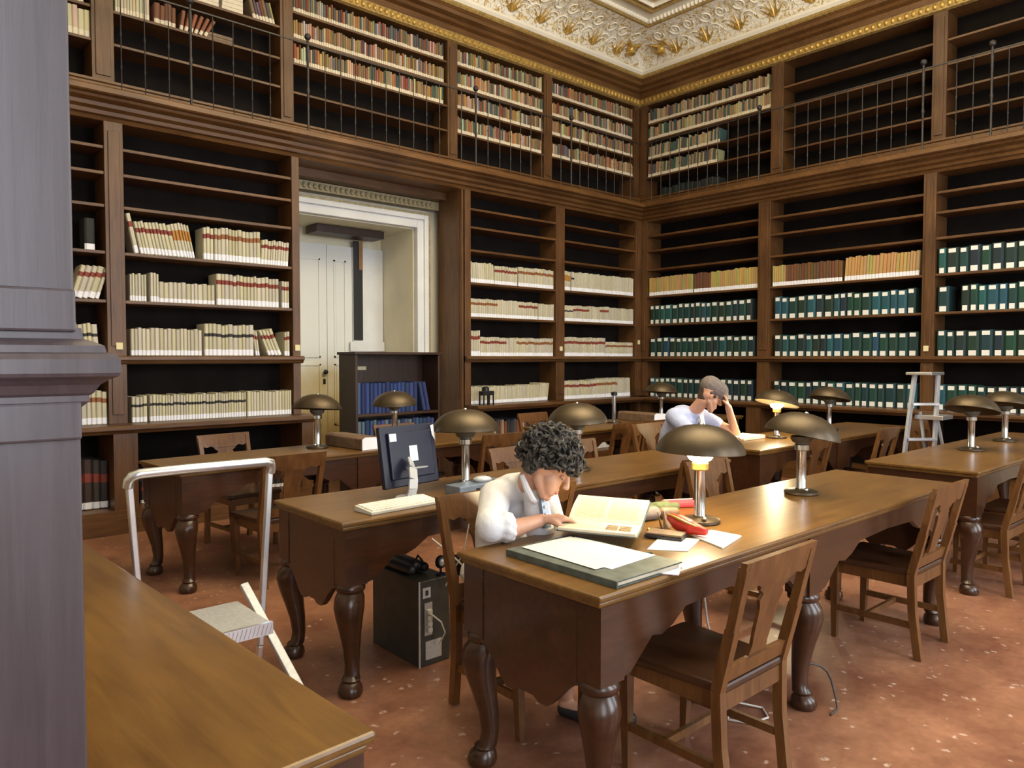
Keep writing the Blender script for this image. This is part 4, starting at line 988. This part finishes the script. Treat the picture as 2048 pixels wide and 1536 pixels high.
# ------------------------------------------------------------------ things on the nearest table
T = TH + .0006
def single(m, name, mats, label, cat, loc=(0,0,0), rz=0, smooth=False, bevel=0, group=None):
    o = m.build(name, mats, None, smooth, bevel); o.location = loc; o.rotation_euler = (0,0,rz); return tag(o, label, cat, group)
plain('folder_green', (.085, .105, .095), .6, var=.35, scale=18)
e = empty('portfolio', (1.73, 1.47, T)); tag(e, 'worn grey-green portfolio lying at the near corner of the table', 'portfolio')
m = MB(); m.box(0, 0, 0, .335, .515, .004); m.build('back_cover', 'folder_green', e, bevel=.001)
m = MB(); m.box(.006, .006, .004, .330, .510, .018); m.build('page_block', 'page_edge', e, bevel=.003)
m = MB(); m.box(0, 0, .018, .335, .515, .023); m.build('front_cover', 'folder_green', e, bevel=.001)
m = MB(); m.box(-.002, -.001, 0, .004, .516, .022); m.build('spine', 'folder_green', e)
for i, (dx, dy, rz, lb) in enumerate(((.085, .115, .05, 'white paper sheet lying under the cream sheet on the portfolio'), (.040, .125, -.03, 'large cream paper sheet on top of the grey-green portfolio'))):
    m = MB(); m.box(0, 0, 0, .245, .365, .0016); o = single(m, 'paper_sheet', 'paper' if i == 0 else 'sheet_paper', lb, 'paper', (1.73+dx, 1.47+dy-.02*(1-i), T+.0235+.002*i), rz)
m = MB(); m.box(0, 0, 0, .12, .085, .004); single(m, 'notepad', 'label_white', 'small white notepad hanging over the table edge by the portfolio', 'notepad', (1.985, 1.425, T+.0005), .55, bevel=.001)
m = MB(); m.box(-.02, -.005, 0, .02, .005, .006); single(m, 'pen', 'black_plastic', 'short black pen lying on the papers beside the open book', 'pen', (2.12, 1.66, T+.002), -.6, bevel=.002)
# open book, far half propped up
e = empty('open_book', (2.2, 1.95, T)); tag(e, 'open book with yellowed pages the woman is reading', 'book')
g0, g1 = Vector((2.165, 2.10, .828)), Vector((2.295, 1.83, .828)); a0, a1 = Vector((2.295, 2.165, .905)), Vector((2.42, 1.885, .905)); n0, n1 = Vector((2.005, 2.00, .838)), Vector((2.135, 1.725, .838))
def page_block(name, p0, p1, q0, q1, th, mats, bulge, z=.0):
    m = MB(); N = 8; up = Vector((0,0,1))
    for i in range(N):
        s, t = i/N, (i+1)/N
        z0, z1_ = bulge*math.sin(PI*min(1, s*1.1)), bulge*math.sin(PI*min(1, t*1.1))
        B = [p0.lerp(q0, s), p1.lerp(q1, s), p1.lerp(q1, t), p0.lerp(q0, t)]; 
        lo = [b + up*z for b in B]; hi = [B[0]+up*(z+th+z0), B[1]+up*(z+th+z0), B[2]+up*(z+th+z1_), B[3]+up*(z+th+z1_)]
        m.hexa(lo, hi)
    return child(m.build(name, mats, None, False), e)
page_block('far_pages', g0, g1, a0, a1, .010, ['cream_paper'], .010); page_block('near_pages', g0, g1, n0, n1, .010, ['cream_paper'], .008)
ex = lambda p, q, k: q + (q-p)*k
m = MB(); up = Vector((0,0,.003)); d = (g1-g0).normalized()*.006
for (q0, q1) in ((a0, a1), (n0, n1)):
    B = [g0-d, g1+d, ex(g1, q1, .04)+d, ex(g0, q0, .04)-d]; m.hexa([b-up*1.2 for b in B], [b-up*.1 for b in B])
child(m.build('cover', 'folder_green', None), e)
def page_face(q0, q1, sa, sb, ta, tb, mt, name, bulge, lift=.0004):
    m = MB(); N = 6; up = Vector((0,0,1))
    def pt(s, t): 
        p = g0.lerp(q0, s).lerp(g1.lerp(q1, s), t); return p + up*(.010 + bulge*math.sin(PI*min(1, s*1.1)) + lift)
    for i in range(N):
        s, t = sa+(sb-sa)*i/N, sa+(sb-sa)*(i+1)/N; m.add([pt(s,ta), pt(t,ta), pt(t,tb), pt(s,tb)], [(0,1,2,3)])
    child(m.build(name, mt, None), e)
page_face(a0, a1, .12, .90, .08, .47, 'printed_page', 'printed_text', .010); page_face(a0, a1, .12, .90, .53, .92, 'printed_page', 'printed_text', .010)
page_face(n0, n1, .12, .88, .08, .55, 'printed_page', 'printed_text', .008)
plain('page_picture', (.26, .19, .10), .8, var=.4, scale=60)
page_face(n0, n1, .45, .85, .60, .75, 'page_picture', 'printed_picture', .008); page_face(n0, n1, .45, .85, .77, .92, 'page_picture', 'printed_picture', .008)
def quad_sheet(pts, th, name, mt, label, cat):
    m = MB(); c = Vector((sum(p[0] for p in pts)/4, sum(p[1] for p in pts)/4, 0)); 
    m.hexa([(p[0]-c.x, p[1]-c.y, 0) for p in pts], [(p[0]-c.x, p[1]-c.y, th) for p in pts]); return single(m, name, mt, label, cat, (c.x, c.y, T))
quad_sheet([(2.17,1.70),(2.26,1.585),(2.45,1.66),(2.37,1.79)], .002, 'paper_sheet', 'paper', 'white paper sheet between the open book and the black wallet', 'paper')
quad_sheet([(2.385,1.52),(2.605,1.575),(2.60,1.71),(2.46,1.70)], .006, 'paper_pad', 'paper', 'white paper pad lying under the tip of the red purse', 'paper')
e = empty('wallet', (2.37, 1.765, T+.003)); e.rotation_euler = (0,0,-1.2); tag(e, 'black and tan wallet lying on the white sheet', 'wallet')
m = MB(); m.box(-.075, -.045, 0, .075, .045, .012); m.build('lower_flap', 'leather_black', e, bevel=.003)
m = MB(); m.box(-.070, -.042, .0125, .072, .040, .021); m.build('upper_flap', 'brown_leather', e, bevel=.003)
m = MB(); m.ball((-.07, 0, .022), .008, 0, 8, 6); m.build('snap', 'gold', e, True)
e = empty('purse', (2.47, 1.76, T+.006)); tag(e, 'bright red half-moon purse beside the lamp base', 'purse')
b = blob([((2.500,1.835,T+.050),.020,(2.478,1.78,T+.042),.034),((2.478,1.78,T+.042),.034,(2.465,1.72,T+.036),.032),((2.465,1.72,T+.036),.030,(2.470,1.655,T+.028),.016)], 'pouch', 'red_leather', e, .005, 3)
m = MB(); m.tube([(.02,.085,.058),(-.02,.02,.062),(-.03,-.04,.052),(-.005,-.105,.030)], [.004,.005,.005,.003], 6); m.build('zip', 'gold', e, True)
m = MB(); m.hexa([(-.03,.07,.0),(-.025,.07,.0),(.02,.115,.0),(.015,.12,.0)], [(-.028,.10,.07),(-.026,.10,.07),(-.022,.104,.07),(-.024,.106,.07)]); m.hexa([(.01,.085,.0),(.05,.09,.0),(.05,.10,.0),(.01,.10,.0)], [(.046,.125,.06),(.05,.125,.06),(.05,.13,.06),(.046,.13,.06)]); m.build('fringe', 'brown_leather', e)
e = empty('glasses_case', (2.58, 1.985, T)); tag(e, 'long grey padded case lying behind the open book', 'case')
blob([((2.50,2.02,T+.030),.028,(2.60,2.00,T+.030),.030)], 'case_body', 'cap_grey', e, .005, 2); blob([((2.645,1.985,T+.026),.026,(2.70,1.965,T+.024),.024)], 'case_tip', 'brown_leather', e, .005, 2)
e = empty('scarf', (2.73, 2.06, T)); tag(e, 'folded olive green scarf behind the grey case', 'scarf')
blob([((2.64,2.075,T+.022),.020,(2.82,2.045,T+.022),.020),((2.66,2.10,T+.024),.022,(2.80,2.09,T+.024),.022),((2.70,2.06,T+.035),.018,(2.78,2.07,T+.034),.018)], 'folds', 'green_cloth', e, .006, 3)
e = empty('pencil_case', (2.905, 2.095, T)); e.rotation_euler = (0,0,-.5); tag(e, 'red pencil case at the far edge of the table', 'pencil case')
m = MB(); m.box(-.08, -.03, 0, .08, .03, .035); m.build('case_body', 'red_cloth', e, bevel=.012)
m = MB(); m.box(-.075, -.004, .0352, .075, .004, .038); m.build('zip', 'silver_plastic', e)

# ------------------------------------------------------------------ things on and under the monitor table
e = empty('monitor', (2.075, 3.125, T)); tag(e, 'dark blue computer monitor seen from behind on a silver arm', 'monitor')
m = MB(); m.lathe([(.001,0),(.070,0),(.073,.004),(.068,.010),(.03,.016),(.001,.018)], n=32, cap=False); m.build('stand_base', 'silver_plastic', e, True)
m = MB(); arc = [(0,-.01,.010),(.0,-.030,.05),(.005,-.028,.10),(.02,.0,.15),(.04,.05,.185)]
for a, b in zip(arc[:-1], arc[1:]): m.bar(a, b, .052, .012, up=(0,1,0.3))
m.build('stand_arm', 'silver_plastic', e, bevel=.003)
pn = empty('monitor_panel_pivot'); bpy.data.objects.remove(pn)
m = MB(); m.box(-.19, -.0, -.16, .19, .030, .155); m.box(-.15, -.018, -.12, .15, .0, .12); o = m.build('panel', 'navy_plastic', e, bevel=.006); o.location = (.075, .105, .205); o.rotation_euler = (-.16, 0, .16)
m = MB(); m.box(-.178, .0302, -.148, .178, .031, .143); m.build('screen', 'black_plastic', o)
m = MB(); m.box(-.145, -.0195, .075, -.10, -.0182, .115); m.build('paper_sticker', 'label_white', o)
m = MB(); m.box(-.02, -.0200, -.035, .035, -.0182, .045); m.build('paper_sticker', 'label_white', o)
m = MB(); m.prism([(.165,.14),(.188,.145),(.188,.06),(.170,.09)], lambda x, z: (x, -.0015, z), lambda x, z: (x, -.0003, z)); m.build('paper_sticker', 'label_white', o)
m = MB(); m.lathe([(.001,0),(.058,0),(.060,.006),(.001,.008)], n=24, cap=False); q = m.build('hinge_cover', 'silver_plastic', o, True); q.location = (.0, -.035, -.075)
e = empty('keyboard', (1.91, 2.965, T)); e.rotation_euler = (0, 0, .06); tag(e, 'cream computer keyboard in front of the monitor', 'keyboard')
m = MB(); m.hexa([(-.20,-.065,0),(.20,-.065,0),(.20,.075,0),(-.20,.075,0)], [(-.20,-.065,.014),(.20,-.065,.014),(.20,.075,.028),(-.20,.075,.028)]); m.build('case', 'white_plastic', e, bevel=.003)
for r_ in range(5):
    m = MB()
    for c_ in range(15):
        if r_ == 0 and 4 <= c_ <= 8 and c_ != 4: continue
        x = -.188 + c_*.0252; y = -.055 + r_*.0245; z = .0145 + r_*.0024; m.box(x, y, z, x + (.0225 if not (r_ == 0 and c_ == 4) else .124), y+.021, z+.007)
    m.build('key_row', 'paper', e)
e = empty('network_switch', (2.44, 3.035, T)); e.rotation_euler = (0,0,.05); tag(e, 'grey-blue box with sockets in front of the lamp by the monitor', 'box')
m = MB(); m.box(-.17, -.06, 0, .17, .06, .052); m.build('case', 'grey_blue_metal', e, bevel=.004)
for k in range(5): m = MB(); m.box(-.06+.036*k, -.0625, .014, -.036+.036*k, -.0602, .034); m.build('socket', 'black_plastic', e)
e = empty('mouse', (2.47, 3.03, T+.053)); e.rotation_euler = (0,0,-.4); tag(e, 'silver computer mouse lying on the grey-blue box', 'mouse')
m = MB(); m.ball((0,0,.012), (.052,.029,.019), 0, 18, 10); o = m.build('shell', 'silver_plastic', e, True)
m = MB(); m.box(.02, -.003, .028, .036, .003, .031); m.build('wheel', 'black_plastic', e)
e = empty('computer_tower', (2.09, 3.15, 0)); tag(e, 'dark grey computer tower on the floor under the monitor table', 'computer')
m = MB(); m.box(-.09, -.215, 0, .09, .215, .42); m.build('case', 'tower_grey', e, bevel=.005)
m = MB(); m.box(-.093, -.219, 0, -.086, -.213, .42); m.build('edge_strip', 'silver_plastic', e)
m = MB(); m.box(-.07, -.219, .335, -.025, -.2155, .385); m.box(-.055, -.221, .348, -.040, -.219, .372, 1); m.build('power_socket', ['silver_plastic', 'black_plastic'], e)
m = MB(); m.box(-.06, -.218, .15, -.015, -.2155, .31); m.box(-.055, -.218, .03, .04, -.2155, .12); m.build('port_panel', 'aluminium_matte', e)
for k in range(4): m = MB(); m.box(-.05, -.235, .17+.03*k, -.025, -.2185, .188+.03*k); m.build('plug', 'white_plastic', e)
m = MB(); m.tube([(-.035,-.23,.26),(.0,-.27,.22),(.03,-.26,.16),(.01,-.24,.10)], .004, 6); m.build('cable', 'cable_white', e, True)
e = empty('laptop_bag', (2.06, 3.17, .4205)); tag(e, 'flat black bag lying on top of the computer tower', 'bag')
blob([((2.03,3.05,.45),.025,(2.03,3.30,.45),.028),((2.11,3.05,.45),.025,(2.11,3.30,.45),.028),((2.07,3.08,.46),.03,(2.07,3.28,.46),.03)], 'bag_body', 'leather_black', e, .007, 3)
m = MB(); m.tube([(-.02,-.12,.05),(.0,-.14,.10),(.04,-.12,.06)], .006, 6); m.build('strap', 'leather_black', e, True)
e = empty('webcam', (2.15, 2.965, .4205)); tag(e, 'small round webcam standing on the computer tower', 'webcam')
m = MB(); m.lathe([(.001,0),(.025,0),(.025,.008),(.006,.012),(.006,.04)], n=16, cap=False); m.ball((0,0,.065), (.030,.022,.034), 0, 16, 10); m.build('housing', 'navy_plastic', e, True)
m = MB(); m.ball((-.004,-.014,.066), (.017,.012,.02), 0, 14, 8); m.build('lens_ring', 'silver_plastic', e, True)
m = MB(); m.tube([(2.12,3.06,.80),(2.15,2.90,.797),(2.19,2.825,.79),(2.20,2.80,.70),(2.18,2.82,.55),(2.16,2.86,.48),(2.14,2.91,.38)], .0035, 6); single(m, 'cable', 'cable_white', 'thin pale cable running from the monitor down to the computer tower', 'cable', smooth=True)

# ------------------------------------------------------------------ bookrests, papers and small things further back
def bookrest(x, y, lab, rz):
    e = empty('bookrest', (x, y, T)); e.rotation_euler = (0,0,rz); tag(e, lab, 'bookrest', 'padded bookrests on the far tables')
    pr = [(-.13,0),(.13,0),(.13,.03),(.12,.06),(.09,.085),(.03,.095),(-.10,.10),(-.13,.085)]
    m = MB(); m.prism(pr, lambda a, z: (a, -.26, z), lambda a, z: (a, .26, z)); m.build('pad', 'brown_leather', e, bevel=.006)
    m = MB(); m.prism([(a*.96, z*.96+.001) for a, z in pr], lambda a, z: (a, -.262, z), lambda a, z: (a, -.2605, z)); m.build('end_panel', 'label_white', e)
bookrest(2.98, 5.24, 'grey-brown padded bookrest with white end on the doorway-side table', .07); bookrest(6.62, 5.26, 'grey-brown padded bookrest with white end on the corner table', 0)
e = empty('open_book', (5.80, 3.50, T)); tag(e, 'open book lying before the man in the cap', 'book')
m = MB(); m.hexa([(-.17,-.11,.003),(-.0,-.11,.003),(0,.11,.003),(-.17,.11,.003)], [(-.17,-.11,.018),(0,-.11,.026),(0,.11,.026),(-.17,.11,.018)]); m.hexa([(0,-.11,.003),(.17,-.11,.003),(.17,.11,.003),(0,.11,.003)], [(0,-.11,.026),(.17,-.11,.030),(.17,.11,.030),(0,.11,.026)]); m.build('pages', 'cream_paper', e)
m = MB(); m.box(-.175, -.115, 0, .175, .115, .003); m.build('cover', 'brown_leather', e)
e = empty('box_of_slips', (3.55, 5.15, T)); tag(e, 'open cardboard box peeking over the monitor, on the far table', 'box')
m = MB()
for b in ((-.09,-.06,0,.09,.06,.004),(-.09,-.06,.004,-.085,.06,.09),(.085,-.06,.004,.09,.06,.09),(-.085,-.06,.004,.085,-.055,.09),(-.085,.055,.004,.085,.06,.09)): m.box(*b)
m.build('tray', 'cardboard', e); m = MB(); m.box(-.07, -.045, .0045, .07, .045, .07); m.build('paper_slips', 'paper', e)
e = empty('book_rack', (5.72, 6.95, .921)); tag(e, 'small black stand on the counter beside the doorway', 'stand')
m = MB(); m.box(-.07, -.05, .12, .10, .05, .17); m.build('shelf', 'black_plastic', e, bevel=.004)
for x, y in ((-.06,-.04),(.0,-.04),(.09,-.04),(-.06,.04),(.09,.04)): m = MB(); m.bar((x,y,0), (x,y,.12), .014); m.build('leg', 'black_plastic', e)
m = MB(); m.lathe([(.045,.17),(.045,.21),(.03,.225)], (0,0,0), 14); m.build('knob', 'black_plastic', e, True)

# ------------------------------------------------------------------ aluminium step stool in front, stepladder behind
e = empty('step_stool', (1.0, 2.8, 0)); tag(e, 'aluminium step stool with a handrail beside the foreground table', 'step stool')
O = Vector((-1.0, -2.8, 0)); V3 = lambda *p: tuple(Vector(p) + O)
for x0, x1, nm in ((.745, .79, 'upright'), (1.285, 1.235, 'upright')):
    m = MB(); m.bar(V3(x0,2.985,1.03), V3(x1,2.985,.30), .022, .030); m.bar(V3(x1,2.985,.30), V3(x1 + (x1-x0)*.4,3.02,0), .022, .030); m.build(nm, 'aluminium', e, bevel=.004)
    m = MB(); s_ = 1 if x0 > 1 else -1; m.bar(V3(1.0+s_*.175,3.0,.565), V3(1.0+s_*.30,2.42,0), .020, .034, up=(1,0,0)); m.build('front_leg', 'aluminium_matte', e, bevel=.003)
m = MB(); pts = [(.742,2.985,1.02),(.742,2.975,1.045),(.75,2.96,1.062),(.775,2.955,1.07),(.95,2.955,1.072),(1.255,2.955,1.07),(1.28,2.96,1.062),(1.288,2.975,1.045),(1.288,2.985,1.02)]
m.tube([V3(*p) for p in pts], .019, 12); m.build('handrail', 'aluminium', e, True)
m = MB(); m.box(*V3(.80,2.67,.475), *V3(1.145,2.99,.505)); m.build('platform', 'aluminium_matte', e, bevel=.003)
m = MB(); m.box(*V3(.795,2.655,.462), *V3(1.15,2.67,.508))
for k in range(22): x = .80+.016*k; m.bar(V3(x,2.654,.466), V3(x+.012,2.654,.504), .003, .003)
m.build('platform_nosing', 'aluminium', e)
m = MB(); m.box(*V3(.80,2.56,.235), *V3(1.19,2.70,.26)); m.build('step', 'aluminium_matte', e, bevel=.003)
for s_ in (-1, 1): m = MB(); p = V3(1.0+s_*.30,2.42,0); m.box(p[0]-.02, p[1]-.03, 0, p[0]+.02, p[1]+.03, .03); m.build('rubber_foot', 'black_plastic', e)
e = empty('stepladder', (7.38, 2.60, 0)); tag(e, 'tall aluminium stepladder standing behind the right-hand table', 'stepladder')
A = ((-.08,.05,1.34),(-.27,.12,0)); B = ((.12,-.08,1.34),(-.06,-.10,0))
for p, q in (A, B): m = MB(); m.bar(p, q, .075, .022); m.build('front_rail', 'aluminium_matte', e, bevel=.003)
for k in range(4):
    t = .2 + .24*k; a = Vector(A[0]).lerp(Vector(A[1]), t); b = Vector(B[0]).lerp(Vector(B[1]), t); m = MB(); m.bar(a, b, .08, .022); m.build('tread', 'aluminium', e)
m = MB(); m.box(-.16, -.12, 1.34, .16, .10, 1.365); m.build('top_cap', 'aluminium', e, bevel=.004)
for p, q in (((-.02,.02,1.0),(.16,-.05,.0)), ((.08,-.08,1.0),(.26,-.22,.0))): m = MB(); m.bar(p, q, .03, .018); m.build('rear_leg', 'aluminium_matte', e)
m = MB(); m.box(-.04, -.18, .93, .22, .06, .97); m.build('tool_tray', 'aluminium', e, bevel=.004)
m = MB(); m.bar((-.20,.10,.50), (.12,-.02,.66), .012, .02); m.bar((-.02,-.10,.45), (.2,-.12,.55), .012, .02); m.build('brace', 'aluminium', e)

# ------------------------------------------------------------------ floor things and cables
e = empty('shoulder_bag', (2.80, 1.86, 0)); tag(e, 'dark blue bag on the floor under the nearest table', 'bag')
blob([((2.72,1.84,.055),.055,(2.90,1.80,.055),.055),((2.74,1.83,.10),.035,(2.87,1.80,.10),.035)], 'bag_body', 'blue_bag', e, .008, 3)
m = MB(); m.tube([(-.09,-.03,.10),(-.05,-.06,.19),(.05,-.07,.19),(.10,-.05,.09)], .006, 6); m.build('strap', 'leather_black', e, True)
m = MB(); m.tube([(2.73,1.84,.66),(2.735,1.835,.5),(2.745,1.82,.35),(2.76,1.76,.16),(2.80,1.70,.02),(2.86,1.62,.006),(2.80,1.56,.006),(2.70,1.58,.006),(2.66,1.66,.006),(2.72,1.70,.02)], .0045, 8); single(m, 'cable', 'cable_white', 'white lamp cable hanging under the nearest table down to the floor', 'cable', smooth=True)
m = MB(); m.tube([(3.02,1.40,.0045),(3.08,1.40,.010),(3.115,1.42,.03),(3.135,1.44,.06),(3.14,1.455,.10),(3.13,1.47,.135),(3.105,1.485,.16),(3.07,1.50,.175),(3.05,1.51,.18)], .0045, 8); single(m, 'cable', 'cable_dark', 'dark cable curling on the floor round the middle table leg', 'cable', smooth=True)
m = MB(); m.tube([(1.98,2.80,.66),(2.03,2.74,.60),(2.10,2.70,.52),(2.16,2.72,.44),(2.15,2.85,.36)], .0045, 8); single(m, 'cable', 'cable_white', 'white cable dangling behind the woman\'s chair back', 'cable', smooth=True)
